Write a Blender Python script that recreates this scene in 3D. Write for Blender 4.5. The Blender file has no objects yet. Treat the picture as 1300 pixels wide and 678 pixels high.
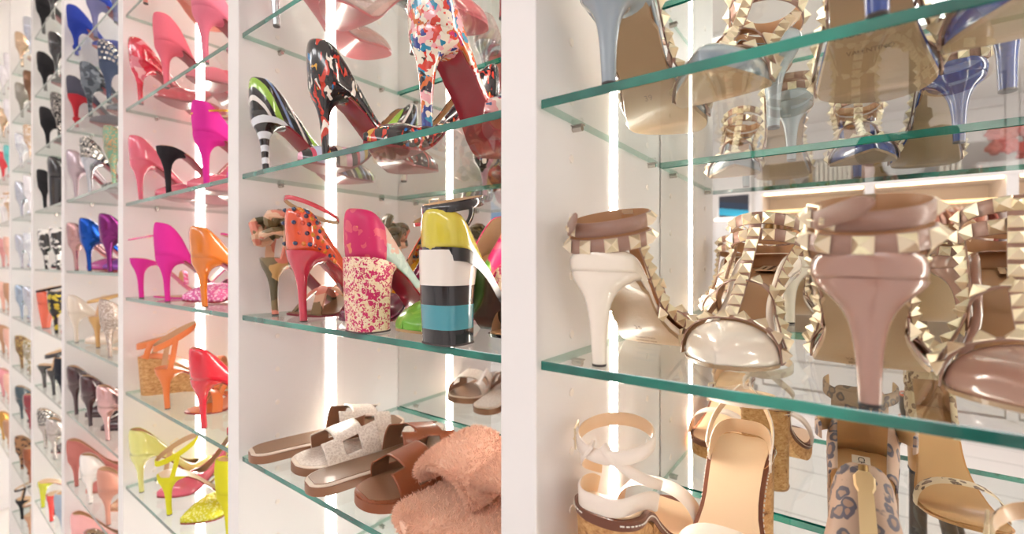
import bpy, bmesh, math, random
from mathutils import Vector, Matrix, Euler
random.seed(7)
C = bpy.context.scene.collection
S = bpy.context.scene
PI = math.pi

# ------------------------------------------------------------ camera, world, lights, exposure
cam_d = bpy.data.cameras.new('camera'); cam = bpy.data.objects.new('camera', cam_d); C.objects.link(cam)
cam_d.sensor_width = 36; cam_d.lens = 579/1300*36; cam_d.clip_start = 0.01
YAW = math.atan(425/579)
cam.location = (0, 0, 1.30); cam.rotation_euler = (PI/2, 0, YAW)
cam_d.shift_y = -7/1300
cam_d.dof.use_dof = True; cam_d.dof.focus_distance = 0.50; cam_d.dof.aperture_fstop = 4.5
S.camera = cam
w = bpy.data.worlds.new('world'); S.world = w; w.use_nodes = True
w.node_tree.nodes['Background'].inputs[0].default_value = (1, .97, .95, 1)
w.node_tree.nodes['Background'].inputs[1].default_value = 0.6
def area(name, loc, rot, sx, sy, power, col=(1, .95, .9)):
    l = bpy.data.lights.new(name, 'AREA'); l.shape = 'RECTANGLE'; l.size = sx; l.size_y = sy
    l.energy = power; l.color = col
    o = bpy.data.objects.new(name, l); o.location = loc; o.rotation_euler = rot; C.objects.link(o)
    return o
for i, x in enumerate((-2.7, -1.1, 0.5, 1.7)):
    area('ceiling_lamp_light', (x, -2.0, 2.66), (0, 0, 0), 1.2, 0.5, 11, (.93, .96, 1))
S.view_settings.view_transform = 'Standard'; S.view_settings.look = 'None'
S.view_settings.gamma = 1; S.view_settings.use_curve_mapping = False
S.view_settings.exposure = 0.18
LED = 30.0
S.cycles.max_bounces = 14; S.cycles.transparent_max_bounces = 40; S.cycles.diffuse_bounces = 5
S.cycles.glossy_bounces = 8; S.cycles.use_denoising = True
S.cycles.sample_clamp_indirect = 6

# ------------------------------------------------------------ materials
MC = {}
def srgb(h):
    if isinstance(h, str):
        h = [int(h[i:i+2], 16)/255 for i in (0, 2, 4)]
    if max(h)-min(h) > .28: h = [max(0, c*.95-.02) for c in h]      # strong dyes a little deeper
    return tuple((c/12.92 if c <= .04045 else ((c+.055)/1.055)**2.4) for c in h) + (1,)
def nm(name):
    m = bpy.data.materials.new(name); m.use_nodes = True
    return m, m.node_tree.nodes, m.node_tree.links, m.node_tree.nodes['Principled BSDF']
def bump(N, L, b, scale, strength, kind='NOISE', dist=.001):
    tc = N.new('ShaderNodeTexCoord')
    t = N.new('ShaderNodeTexNoise' if kind == 'NOISE' else 'ShaderNodeTexVoronoi'); t.inputs['Scale'].default_value = scale
    L.new(tc.outputs['Object'], t.inputs['Vector'])
    bp = N.new('ShaderNodeBump'); bp.inputs['Strength'].default_value = strength; bp.inputs['Distance'].default_value = dist
    L.new(t.outputs[0], bp.inputs['Height']); L.new(bp.outputs[0], b.inputs['Normal'])
def plain(col, rough=.5, metal=0, coat=0, bmp=None, spec=None, key=None):
    k = ('p', col, rough, metal, coat, bmp)
    if k in MC: return MC[k]
    m, N, L, b = nm('plain_' + str(col))
    b.inputs['Base Color'].default_value = srgb(col); b.inputs['Roughness'].default_value = rough
    b.inputs['Metallic'].default_value = metal; b.inputs['Coat Weight'].default_value = coat
    b.inputs['Coat Roughness'].default_value = .06
    if bmp: bump(N, L, b, bmp[0], bmp[1], bmp[2] if len(bmp) > 2 else 'NOISE')
    MC[k] = m; return m
def patent(c): return plain(c, .22, 0, 1)
def leather(c): return plain(c, .42, 0, .15, (420, .15))
def suede(c): return plain(c, .85, 0, 0, (900, .35))
def metallic(c, r=.25): return plain(c, r, .85)
def glitter(c, c2='ffffff', r=.25):
    k = ('g', c, c2)
    if k in MC: return MC[k]
    m, N, L, b = nm('glitter_' + c)
    tc = N.new('ShaderNodeTexCoord'); v = N.new('ShaderNodeTexVoronoi'); v.inputs['Scale'].default_value = 420
    L.new(tc.outputs['Object'], v.inputs['Vector'])
    sp = N.new('ShaderNodeSeparateColor'); L.new(v.outputs['Color'], sp.inputs[0])
    r_ = N.new('ShaderNodeValToRGB'); r_.color_ramp.interpolation = 'CONSTANT'
    r_.color_ramp.elements[0].color = srgb(c); r_.color_ramp.elements[1].position = .7; r_.color_ramp.elements[1].color = srgb(c2)
    L.new(sp.outputs[0], r_.inputs[0]); L.new(r_.outputs[0], b.inputs['Base Color'])
    b.inputs['Roughness'].default_value = r; b.inputs['Metallic'].default_value = .5
    bp = N.new('ShaderNodeBump'); bp.inputs['Strength'].default_value = .9; bp.inputs['Distance'].default_value = .001
    L.new(v.outputs['Distance'], bp.inputs['Height']); L.new(bp.outputs[0], b.inputs['Normal'])
    MC[k] = m; return m
def multi(name, cols, scale=60, distort=.03, dscale=40, rough=.2, coat=1, stretch=(1, 1, 1), metal=0):
    """patches of several colours, edges bent by noise"""
    k = ('m', name)
    if k in MC: return MC[k]
    m, N, L, b = nm('pattern_' + name)
    tc = N.new('ShaderNodeTexCoord'); mp = N.new('ShaderNodeMapping'); mp.inputs['Scale'].default_value = stretch
    mp.inputs['Location'].default_value = (.37, .11, .23)
    L.new(tc.outputs['Object'], mp.inputs[0])
    n = N.new('ShaderNodeTexNoise'); n.inputs['Scale'].default_value = dscale; L.new(mp.outputs[0], n.inputs['Vector'])
    sub = N.new('ShaderNodeVectorMath'); sub.operation = 'SUBTRACT'; sub.inputs[1].default_value = (.5, .5, .5); L.new(n.outputs['Color'], sub.inputs[0])
    sc = N.new('ShaderNodeVectorMath'); sc.operation = 'SCALE'; sc.inputs['Scale'].default_value = distort; L.new(sub.outputs[0], sc.inputs[0])
    ad = N.new('ShaderNodeVectorMath'); L.new(mp.outputs[0], ad.inputs[0]); L.new(sc.outputs[0], ad.inputs[1])
    v = N.new('ShaderNodeTexVoronoi'); v.inputs['Scale'].default_value = scale; L.new(ad.outputs[0], v.inputs['Vector'])
    sp = N.new('ShaderNodeSeparateColor'); L.new(v.outputs['Color'], sp.inputs[0])
    r = N.new('ShaderNodeValToRGB'); cr = r.color_ramp; cr.interpolation = 'CONSTANT'
    tot = sum(c[1] for c in cols); acc = 0
    for i, (c, wt) in enumerate(cols):
        e = cr.elements[i] if i < 2 else cr.elements.new(.999)
        e.position = min(acc/tot, .999); e.color = srgb(c); acc += wt
    L.new(sp.outputs[0], r.inputs[0]); L.new(r.outputs[0], b.inputs['Base Color'])
    b.inputs['Roughness'].default_value = rough; b.inputs['Coat Weight'].default_value = coat; b.inputs['Coat Roughness'].default_value = .06
    b.inputs['Metallic'].default_value = metal
    MC[k] = m; return m
def bands(name, cols, axis, period, rough=.2, coat=1, distort=0.0, off=0):
    """stripes along a direction given in the thing's own frame"""
    k = ('b', name)
    if k in MC: return MC[k]
    m, N, L, b = nm('bands_' + name)
    tc = N.new('ShaderNodeTexCoord'); d = N.new('ShaderNodeVectorMath'); d.operation = 'DOT_PRODUCT'
    d.inputs[1].default_value = axis
    src = tc.outputs['Object']
    if distort:
        n = N.new('ShaderNodeTexNoise'); n.inputs['Scale'].default_value = 50; L.new(src, n.inputs['Vector'])
        sc = N.new('ShaderNodeVectorMath'); sc.operation = 'SCALE'; sc.inputs['Scale'].default_value = distort; L.new(n.outputs['Color'], sc.inputs[0])
        ad = N.new('ShaderNodeVectorMath'); L.new(src, ad.inputs[0]); L.new(sc.outputs[0], ad.inputs[1]); src = ad.outputs[0]
    L.new(src, d.inputs[0])
    a = N.new('ShaderNodeMath'); a.operation = 'MULTIPLY_ADD'; a.inputs[1].default_value = 1/period; a.inputs[2].default_value = off + 50
    L.new(d.outputs['Value'], a.inputs[0])
    fr = N.new('ShaderNodeMath'); fr.operation = 'FRACT'; L.new(a.outputs[0], fr.inputs[0])
    r = N.new('ShaderNodeValToRGB'); cr = r.color_ramp; cr.interpolation = 'CONSTANT'
    tot = sum(c[1] for c in cols); acc = 0
    for i, (c, wt) in enumerate(cols):
        e = cr.elements[i] if i < 2 else cr.elements.new(.999)
        e.position = min(acc/tot, .999); e.color = srgb(c); acc += wt
    L.new(fr.outputs[0], r.inputs[0]); L.new(r.outputs[0], b.inputs['Base Color'])
    b.inputs['Roughness'].default_value = rough; b.inputs['Coat Weight'].default_value = coat; b.inputs['Coat Roughness'].default_value = .06
    MC[k] = m; return m
def spots(name, base, dark, mid=None, scale=70, rough=.7, thr=(.28, .42), coat=0):
    k = ('s', name)
    if k in MC: return MC[k]
    m, N, L, b = nm('spots_' + name)
    tc = N.new('ShaderNodeTexCoord'); n = N.new('ShaderNodeTexNoise'); n.inputs['Scale'].default_value = scale*.9; L.new(tc.outputs['Object'], n.inputs['Vector'])
    sc = N.new('ShaderNodeVectorMath'); sc.operation = 'SCALE'; sc.inputs['Scale'].default_value = .9/scale; L.new(n.outputs['Color'], sc.inputs[0])
    ad = N.new('ShaderNodeVectorMath'); L.new(tc.outputs['Object'], ad.inputs[0]); L.new(sc.outputs[0], ad.inputs[1])
    v = N.new('ShaderNodeTexVoronoi'); v.inputs['Scale'].default_value = scale; L.new(ad.outputs[0], v.inputs['Vector'])
    r = N.new('ShaderNodeValToRGB'); cr = r.color_ramp
    cr.elements[0].color = srgb(mid or dark); cr.elements[0].position = thr[0]-.04
    cr.elements[1].color = srgb(dark); cr.elements[1].position = thr[0]
    e = cr.elements.new(thr[1]); e.color = srgb(dark); e = cr.elements.new(thr[1]+.05); e.color = srgb(base)
    L.new(v.outputs['Distance'], r.inputs[0]); L.new(r.outputs[0], b.inputs['Base Color'])
    b.inputs['Roughness'].default_value = rough; b.inputs['Coat Weight'].default_value = coat
    MC[k] = m; return m
def cork():
    if 'cork' in MC: return MC['cork']
    m, N, L, b = nm('cork')
    tc = N.new('ShaderNodeTexCoord'); n = N.new('ShaderNodeTexNoise'); n.inputs['Scale'].default_value = 130; n.inputs['Detail'].default_value = 6
    n.inputs['Roughness'].default_value = .75
    mp = N.new('ShaderNodeMapping'); mp.inputs['Scale'].default_value = (1, 1, 1.7); L.new(tc.outputs['Object'], mp.inputs[0]); L.new(mp.outputs[0], n.inputs['Vector'])
    r = N.new('ShaderNodeValToRGB'); cr = r.color_ramp
    cr.elements[0].position = .30; cr.elements[0].color = srgb('6b3f20'); cr.elements[1].position = .70; cr.elements[1].color = srgb('edc795')
    e = cr.elements.new(.42); e.color = srgb('c48e58'); e = cr.elements.new(.55); e.color = srgb('dbaa72')
    L.new(n.outputs[0], r.inputs[0]); L.new(r.outputs[0], b.inputs['Base Color']); b.inputs['Roughness'].default_value = .8
    bp = N.new('ShaderNodeBump'); bp.inputs['Strength'].default_value = .5; bp.inputs['Distance'].default_value = .001
    L.new(n.outputs[0], bp.inputs['Height']); L.new(bp.outputs[0], b.inputs['Normal'])
    MC['cork'] = m; return m
def clearm(tint, amount=.75, rough=.08):
    k = ('c', tint, amount)
    if k in MC: return MC[k]
    m, N, L, b = nm('clear_' + tint)
    t = N.new('ShaderNodeBsdfTransparent'); t.inputs[0].default_value = srgb(tint)
    b.inputs['Base Color'].default_value = srgb(tint); b.inputs['Roughness'].default_value = rough; b.inputs['Coat Weight'].default_value = 1
    mx = N.new('ShaderNodeMixShader'); mx.inputs[0].default_value = amount
    L.new(b.outputs[0], mx.inputs[1]); L.new(t.outputs[0], mx.inputs[2]); L.new(mx.outputs[0], N['Material Output'].inputs[0])
    MC[k] = m; return m
def emit(col, s):
    k = ('e', col, s)
    if k in MC: return MC[k]
    m, N, L, b = nm('lit_' + col); b.inputs['Base Color'].default_value = srgb(col)
    b.inputs['Emission Color'].default_value = srgb(col); b.inputs['Emission Strength'].default_value = s
    MC[k] = m; return m
def glassm():
    m, N, L, b = nm('shelf_glass'); N.remove(b)
    t = N.new('ShaderNodeBsdfTransparent'); t.inputs[0].default_value = (.95, .975, .965, 1)
    g = N.new('ShaderNodeBsdfGlossy'); g.inputs['Roughness'].default_value = .01
    fr = N.new('ShaderNodeFresnel'); fr.inputs['IOR'].default_value = 1.52
    ge = N.new('ShaderNodeNewGeometry'); s = N.new('ShaderNodeMath'); s.operation = 'SUBTRACT'; s.inputs[0].default_value = 1
    L.new(ge.outputs['Backfacing'], s.inputs[1])
    mu = N.new('ShaderNodeMath'); mu.operation = 'MULTIPLY'; L.new(s.outputs[0], mu.inputs[0]); L.new(fr.outputs[0], mu.inputs[1])
    mx = N.new('ShaderNodeMixShader'); L.new(mu.outputs[0], mx.inputs[0]); L.new(t.outputs[0], mx.inputs[1]); L.new(g.outputs[0], mx.inputs[2])
    L.new(mx.outputs[0], N['Material Output'].inputs[0]); return m
def edgem():
    m, N, L, b = nm('shelf_glass_edge')
    tc = N.new('ShaderNodeTexCoord'); n = N.new('ShaderNodeTexNoise'); n.inputs['Scale'].default_value = 9; n.inputs['Detail'].default_value = 3
    L.new(tc.outputs['Object'], n.inputs['Vector'])
    r = N.new('ShaderNodeValToRGB'); cr = r.color_ramp
    cr.elements[0].position = .4; cr.elements[0].color = srgb('0a5a50'); cr.elements[1].position = .62; cr.elements[1].color = srgb('2f9c8a')
    L.new(n.outputs[0], r.inputs[0]); L.new(r.outputs[0], b.inputs['Base Color'])
    b.inputs['Roughness'].default_value = .15; b.inputs['Coat Weight'].default_value = .6
    return m
WHITE = plain('f1eeee', .45); CREAM = plain('efe6dd', .5, 0, 0, (60, .03)); GOLD = plain('efe0c4', .3, .8); BLACK = patent('15131a')
STEEL = metallic('c9c4be', .25); RED = patent('b3152e'); TAN = leather('c79c74'); STRAPW = None; NUDE = leather('b98d7c')
GLASS = glassm(); EDGE = edgem()
SIDE, N_, L_, B_ = nm('shelf_glass_side'); t_ = N_.new('ShaderNodeBsdfTransparent'); t_.inputs[0].default_value = (.80, .93, .88, 1)
B_.inputs['Base Color'].default_value = srgb('5aa898'); B_.inputs['Roughness'].default_value = .15
mx_ = N_.new('ShaderNodeMixShader'); mx_.inputs[0].default_value = .72; L_.new(B_.outputs[0], mx_.inputs[1]); L_.new(t_.outputs[0], mx_.inputs[2]); L_.new(mx_.outputs[0], N_['Material Output'].inputs[0])

# ------------------------------------------------------------ mesh helpers
def obj(name, bm, mats, parent=None, smooth=True, loc=None, weld=True, sharp=None):
    me = bpy.data.meshes.new(name)
    if weld: bmesh.ops.remove_doubles(bm, verts=bm.verts, dist=2e-5)
    bmesh.ops.recalc_face_normals(bm, faces=bm.faces)
    bm.to_mesh(me); bm.free()
    if not isinstance(mats, (list, tuple)): mats = [mats]
    for m in mats: me.materials.append(m)
    if smooth:
        for p in me.polygons: p.use_smooth = True
        me.set_sharp_from_angle(angle=sharp or .7)
    o = bpy.data.objects.new(name, me); C.objects.link(o)
    if parent: o.parent = parent
    if loc: o.location = loc
    return o
def tag(o, label, cat, group=None, kind=None):
    o['label'] = label; o['category'] = cat
    if group: o['group'] = group
    if kind: o['kind'] = kind
    return o
def thing(name, label, cat, loc=(0, 0, 0), rz=0, group=None):
    o = bpy.data.objects.new(name, None); C.objects.link(o); o.location = loc; o.rotation_euler = (0, 0, rz)
    o.empty_display_size = .05
    return tag(o, label, cat, group)
def box(bm, x0, x1, y0, y1, z0, z1, bev=0, mi=0):
    r = bmesh.ops.create_cube(bm, size=1)
    vs = r['verts']
    for v in vs:
        v.co = Vector((x0 + (v.co.x+.5)*(x1-x0), y0 + (v.co.y+.5)*(y1-y0), z0 + (v.co.z+.5)*(z1-z0)))
    fs = set(f for v in vs for f in v.link_faces)
    for f in fs: f.material_index = mi
    if bev:
        es = list(set(e for v in vs for e in v.link_edges))
        bmesh.ops.bevel(bm, geom=es, offset=bev, segments=2, affect='EDGES', profile=.5)
def boxobj(name, b, mat, parent=None, bev=.001):
    bm = bmesh.new(); box(bm, *b, bev=bev); return obj(name, bm, mat, parent, smooth=False)
def rings(bm, rs, cap0=True, cap1=True, closed=True, mi=0):
    vr = [[bm.verts.new(p) for p in r] for r in rs]
    n = len(vr[0])
    for a, b in zip(vr, vr[1:]):
        for i in range(n if closed else n-1):
            j = (i+1) % n
            try:
                f = bm.faces.new((a[i], a[j], b[j], b[i])); f.material_index = mi
            except ValueError: pass
    for flag, r in ((cap0, vr[0]), (cap1, vr[-1])):
        if flag and closed:
            f = bm.faces.new(r); f.material_index = mi
    return vr
def tube(bm, pts, rad, n=8, closed=False):
    pts = [Vector(p) for p in pts]; out = []; m = len(pts); up = None
    for i, p in enumerate(pts):
        if closed: t = pts[(i+1) % m] - pts[i-1]
        else: t = pts[min(i+1, m-1)] - pts[max(i-1, 0)]
        t.normalize()
        if up is None: up = Vector((0, 0, 1)) if abs(t.z) < .9 else Vector((1, 0, 0))
        u = (up - t*up.dot(t)).normalized(); up = u; v = t.cross(u)
        r = rad[i] if isinstance(rad, (list, tuple)) else rad
        out.append([p + (u*math.cos(a) + v*math.sin(a))*r for a in [2*PI*k/n for k in range(n)]])
    if closed: out.append(out[0])
    rings(bm, out, not closed, not closed)
def lathe(bm, prof, n=20, c=(0, 0, 0)):
    rings(bm, [[(c[0]+r*math.cos(2*PI*k/n), c[1]+r*math.sin(2*PI*k/n), c[2]+z) for k in range(n)] for r, z in prof])
def tab(T, s):
    """monotone cubic through a table of (s, value)"""
    if s <= T[0][0]: return T[0][1]
    if s >= T[-1][0]: return T[-1][1]
    n = len(T)
    for i in range(n-1):
        if T[i][0] <= s <= T[i+1][0]: break
    def sl(j): return (T[j+1][1]-T[j][1])/(T[j+1][0]-T[j][0])
    def tan(j):
        if j == 0: return sl(0)
        if j == n-1: return sl(n-2)
        a, b = sl(j-1), sl(j)
        return 0 if a*b <= 0 else 2*a*b/(a+b)
    h = T[i+1][0]-T[i][0]; u = (s-T[i][0])/h; m0, m1 = tan(i)*h, tan(i+1)*h
    return (2*u**3-3*u*u+1)*T[i][1] + (u**3-2*u*u+u)*m0 + (-2*u**3+3*u*u)*T[i+1][1] + (u**3-u*u)*m1

# ------------------------------------------------------------ shoe geometry
class Last:
    """the form a shoe is made on: profile, outline and drift of the centre line"""
    PR = [(0, 1), (.1, .985), (.2, .92), (.3, .78), (.42, .5), (.54, .2), (.64, .045), (.7, 0), (1, 0)]
    OUT = {'point': [(.12, .0262), (.3, .0225), (.42, .021), (.6, .031), (.7, .0355), (.8, .030), (.9, .018), (.965, .0080), (.99, .0032), (1, .0004)],
           'almond': [(.12, .0262), (.3, .0225), (.42, .021), (.6, .032), (.72, .037), (.82, .0345), (.9, .027), (.96, .016), (.99, .008), (1, .0006)],
           'round': [(.12, .0275), (.3, .0245), (.42, .0235), (.6, .033), (.74, .039), (.86, .0365), (.93, .029), (.975, .018), (.993, .01), (1, .0008)],
           'square': [(.12, .027), (.3, .0245), (.42, .0235), (.6, .033), (.74, .038), (.88, .036), (.95, .030), (.985, .022), (.996, .012), (1, .001)],
           'slide': [(.12, .029), (.3, .030), (.42, .031), (.6, .038), (.74, .043), (.86, .041), (.94, .031), (.98, .019), (.995, .01), (1, .0008)]}
    def __init__(s, H=.09, L=.2, W=1, toe='point', P=0, side=1, th=.003):
        s.H, s.L, s.W, s.toe, s.P, s.side, s.th = H, L, W, toe, P, side, th
    def z(s, u):
        b = s.th + s.P*1.0
        return b + (s.H-b)*tab(s.PR, u) + .005*max(0, (u-.72)/.28)**2
    def w(s, u):
        T = s.OUT[s.toe]
        if u < .12: return s.W*T[0][1]*math.sqrt(max(0, 1-((.12-u)/.12)**2))
        return s.W*tab(T, u)
    def yc(s, u): return s.side*(.005*math.sin(PI*min(1, u*1.1)) - .004*max(0, (u-.75)/.25)**1.5)
    def st(s, a, b, n):
        """stations, denser at the round heel and at the toe"""
        return [a + (b-a)*(.5-.5*math.cos(PI*i/(n-1))) for i in range(n)]
    def surf(s, u, v, t, K, sd, out=0):
        w = s.w(u); a = v*PI/2
        y = s.yc(u) + sd*(w*(1-K*(1-math.cos(a))) + w*.07*math.sin(PI*v)*(1 if u > .05 else .3) + out)
        x = s.L*u
        if u < .16: x += (1-u/.16)*(-.005*math.sin(PI*v*.8) + .004*v)
        return Vector((x, y, s.z(u) + t*math.sin(a) + out*.5*math.sin(a)))

TOPL = {'pump': [(0, .056), (.08, .054), (.18, .043), (.3, .027), (.45, .019), (.58, .023), (.66, .034), (.74, .037), (.86, .029), (.95, .018), (1, .009)],
        'low': [(0, .050), (.08, .048), (.18, .036), (.3, .022), (.45, .015), (.58, .018), (.68, .029), (.76, .033), (.86, .027), (.95, .016), (1, .008)],
        'dorsay': [(0, .058), (.08, .056), (.18, .044), (.27, .020), (.33, .001), (.52, .001), (.58, .014), (.66, .034), (.74, .037), (.86, .029), (.95, .018), (1, .009)],
        'counter': [(0, .040), (.08, .039), (.18, .033), (.26, .024), (.34, .014), (.45, .012), (.6, .012), (1, .012)]}
def upper(last, name, mats, parent, s0=0, s1=1, top='pump', n=34, m=9, thick=.0013, tscale=1, kc=(.56, .70), K0=.28):
    T = TOPL[top] if isinstance(top, str) else top
    bm = bmesh.new(); us = last.st(s0, s1, n)
    for sd in (-1, 1):
        g = []
        for u in us:
            t = tab(T, u)*tscale
            q = min(1, max(0, (u-kc[0])/(kc[1]-kc[0]))); q = q*q*(3-2*q)
            K = K0 + (1-K0)*q
            g.append([bm.verts.new(last.surf(u, v/(m-1), t, K, sd)) for v in range(m)])
        for a, b in zip(g, g[1:]):
            for i in range(m-1):
                try: bm.faces.new((a[i], a[i+1], b[i+1], b[i]))
                except ValueError: pass
    o = obj(name, bm, mats, parent, sharp=1.4)
    so = o.modifiers.new('thick', 'SOLIDIFY'); so.thickness = thick; so.offset = -1
    if len(mats) > 1: so.material_offset = 1
    return o
def sole(last, name, mat, parent, s0=0, s1=1, n=26, drop=0, ext=.0006, thick=None, crown=.0035, hide=False):
    """a plate under the foot; thick = None: the last's own thickness"""
    bm = bmesh.new(); rs = []; k = 7
    if hide: s0 = .07
    for u in last.st(s0, s1, n):
        w = last.w(u) + (ext if u > .3 or not hide else -.0026); z = last.z(u) - drop; x = last.L*u; th = thick if thick is not None else last.th + last.P
        if thick is None and last.P:
            th = last.th + last.P*min(1, max(0, (u-.3)/.3))
        yc = last.yc(u); r = [(x, yc-w, z), (x, yc, z), (x, yc+w, z)]
        cr = crown*max(0, 1-abs(u-.42)/.35)
        for i in range(k):
            a = 1-2*i/(k-1); r.append((x, yc + a*w*.97, z-th - cr*(1-a*a)))
        rs.append(r)
    rings(bm, rs)
    return obj(name, bm, mat, parent, sharp=.9)
def insole(last, mat, parent, s0=.012, s1=.96, n=22, name='insole'):
    bm = bmesh.new(); rs = []
    for u in last.st(s0, s1, n):
        w = last.w(u)*.93; z = last.z(u); x = last.L*u + (.002 if u < .1 else 0); yc = last.yc(u)
        rs.append([(x, yc+w*a, z + .0016 - .001*(1-abs(a))) for a in (-1, -.5, 0, .5, 1)] + [(x, yc+w, z+.0002), (x, yc-w, z+.0002)])
    rings(bm, rs); return obj(name, bm, mat, parent, sharp=.9)
HT = {'stiletto': dict(b=[(0, -.0005), (.12, .001), (.3, .008), (.5, .0125), (1, .016)], f=[(0, .056), (.06, .049), (.14, .038), (.25, .030), (.4, .0255), (.7, .0245), (1, .0255)],
                       w=[(0, .0262), (.06, .024), (.14, .018), (.25, .0115), (.4, .0075), (.7, .005), (1, .0052)]),
      'thick': dict(b=[(0, -.0005), (.12, 0), (.3, .004), (.6, .007), (1, .009)], f=[(0, .058), (.06, .047), (.14, .036), (.25, .029), (.4, .0245), (.7, .021), (1, .0205)],
                    w=[(0, .0266), (.06, .0246), (.14, .0188), (.25, .0126), (.4, .0086), (.7, .0060), (1, .0053)]),
      'block': dict(b=[(0, -.0005), (.5, .0005), (1, .003)], f=[(0, .058), (.1, .052), (.5, .047), (1, .046)], w=[(0, .0268), (.5, .0255), (1, .0245)]),
      'cone': dict(b=[(0, -.0005), (.5, .006), (1, .012)], f=[(0, .058), (.1, .052), (.5, .042), (1, .036)], w=[(0, .0266), (.5, .0195), (1, .0125)])}
def heel(last, kind, mat, parent, tip=True, n=20, name='heel', capm=None, wk=1.0):
    T = HT[kind]; bm = bmesh.new(); rs = []; N = 14; p = 2.0 if kind in ('stiletto', 'thick') else 3.0
    capz = .002 if tip else 0
    for i in range(N+1):
        u = (i/N)**1.25
        b, f, w_ = tab(T['b'], u), tab(T['f'], u), tab(T['w'], u)*last.W*wk
        cx, rx = (b+f)/2, (f-b)/2; r = []
        for k in range(n):
            a = 2*PI*k/n; ca, sa = math.cos(a), math.sin(a)
            x = cx + rx*math.copysign(abs(ca)**(2/p), ca); y = w_*math.copysign(abs(sa)**(2/p), sa)
            zt = last.z(max(0, x/last.L)) + .0004
            r.append((x, y + last.yc(.1)*(1-u)*.6, capz + (zt-capz)*(1-u)))
        rs.append(r)
    rings(bm, rs); o = obj(name, bm, mat, parent, sharp=1.0)
    if tip:
        bm = bmesh.new(); b, f, w_ = tab(T['b'], 1), tab(T['f'], 1), tab(T['w'], 1)*last.W*wk
        cx, rx = (b+f)/2, (f-b)/2
        def ring(z, q): return [(cx+rx*q*math.copysign(abs(math.cos(2*PI*k/n))**(2/p), math.cos(2*PI*k/n)), w_*q*math.copysign(abs(math.sin(2*PI*k/n))**(2/p), math.sin(2*PI*k/n)), z) for k in range(n)]
        rings(bm, [ring(.0021, 1.02), ring(.0005, 1.04), ring(0, .96)])
        obj('heel_tip', bm, capm or plain('3a3030', .5), parent)
    return o
def wedge(last, mat, parent, s1=.8, name='wedge'):
    bm = bmesh.new(); rs = []; k = 9
    for u in last.st(0, s1, 22):
        w = last.w(u); z = last.z(u)-last.th; x = last.L*u; yc = last.yc(u); r = []
        xb = x*.97 + .006*(1-u)
        for a in (-1, -.5, 0, .5, 1): r.append((x, yc+a*w, z))
        for a in (1, .5, 0, -.5, -1): r.append((xb, yc+a*w*.93, 0))
        rs.append(r)
    rings(bm, rs); return obj(name, bm, mat, parent, sharp=.9)
def ribbon(name, pts, nors, width, th, mats, parent, closed=False, bend=0):
    """a strap: flat band following pts, its outer side facing nors"""
    bm = bmesh.new(); rs = []; m = len(pts); fr = []
    for i in range(m):
        t = (pts[(i+1) % m]-pts[i-1]) if closed else (pts[min(i+1, m-1)]-pts[max(i-1, 0)])
        t.normalize(); nrm = nors[i]-t*nors[i].dot(t)
        nrm.normalize(); b = t.cross(nrm).normalized(); fr.append((t, nrm, b))
        wd = width(i/(m-1)) if callable(width) else width
        p = pts[i]
        rs.append([p+b*wd*.5, p+b*wd*.42+nrm*th, p-b*wd*.42+nrm*th, p-b*wd*.5, p-b*wd*.42-nrm*th*.2, p+b*wd*.42-nrm*th*.2])
    if closed: rs.append(rs[0])
    vr = rings(bm, rs, not closed, not closed)
    if isinstance(mats, (list, tuple)) and len(mats) > 1:
        bm.faces.ensure_lookup_table()
        nf = 6
        for i, f in enumerate(bm.faces):
            if i < (len(rs)-1)*nf and i % nf in (3, 4, 5): f.material_index = 1
    o = obj(name, bm, mats, parent, sharp=1.2)
    return o, fr
def arch_path(last, s, h, n=19, reach=1.0, lean=0, wk=1.0, s_side=None, out=.0015):
    """a band crossing over the foot at station s; sides may start at another station"""
    P, Q = [], []
    for i in range(n):
        a = PI*i/(n-1); u = s + ((s_side-s)*(1-math.sin(a)) if s_side is not None else 0)
        w = last.w(u)*wk + out; z0 = last.z(u)
        ca = math.cos(a)
        p = Vector((last.L*u + lean*math.sin(a), last.yc(u) + w*math.copysign(abs(ca)**.8, ca), z0 + h*math.sin(a)**.85))
        P.append(p); Q.append(Vector((0, ca*h, math.sin(a)*w + 1e-4)))
    return P, Q
def ankle_path(last, h, rx=.036, ry=.027, xc=None, tilt=.25, n=30, a0=0, a1=2*PI):
    P, Q = [], []; xc = .034 if xc is None else xc
    m = n if a1-a0 > 2*PI-.01 else n+1
    for i in range(m):
        a = a0 + (a1-a0)*i/n
        P.append(Vector((xc + rx*math.cos(a), ry*math.sin(a)+last.yc(.1), last.H + h + tilt*rx*(math.cos(a)))))
        Q.append(Vector((math.cos(a), math.sin(a)*rx/ry, 0)))
    return P, Q
def line_path(A, B, nrm, sag=0, n=10, bulge=None):
    P, Q = [], []
    A, B, nrm = Vector(A), Vector(B), Vector(nrm)
    for i in range(n):
        u = i/(n-1); P.append(A.lerp(B, u) + (bulge or nrm)*(math.sin(PI*u)*sag)); Q.append(nrm.copy())
    return P, Q
_st = {}
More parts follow.
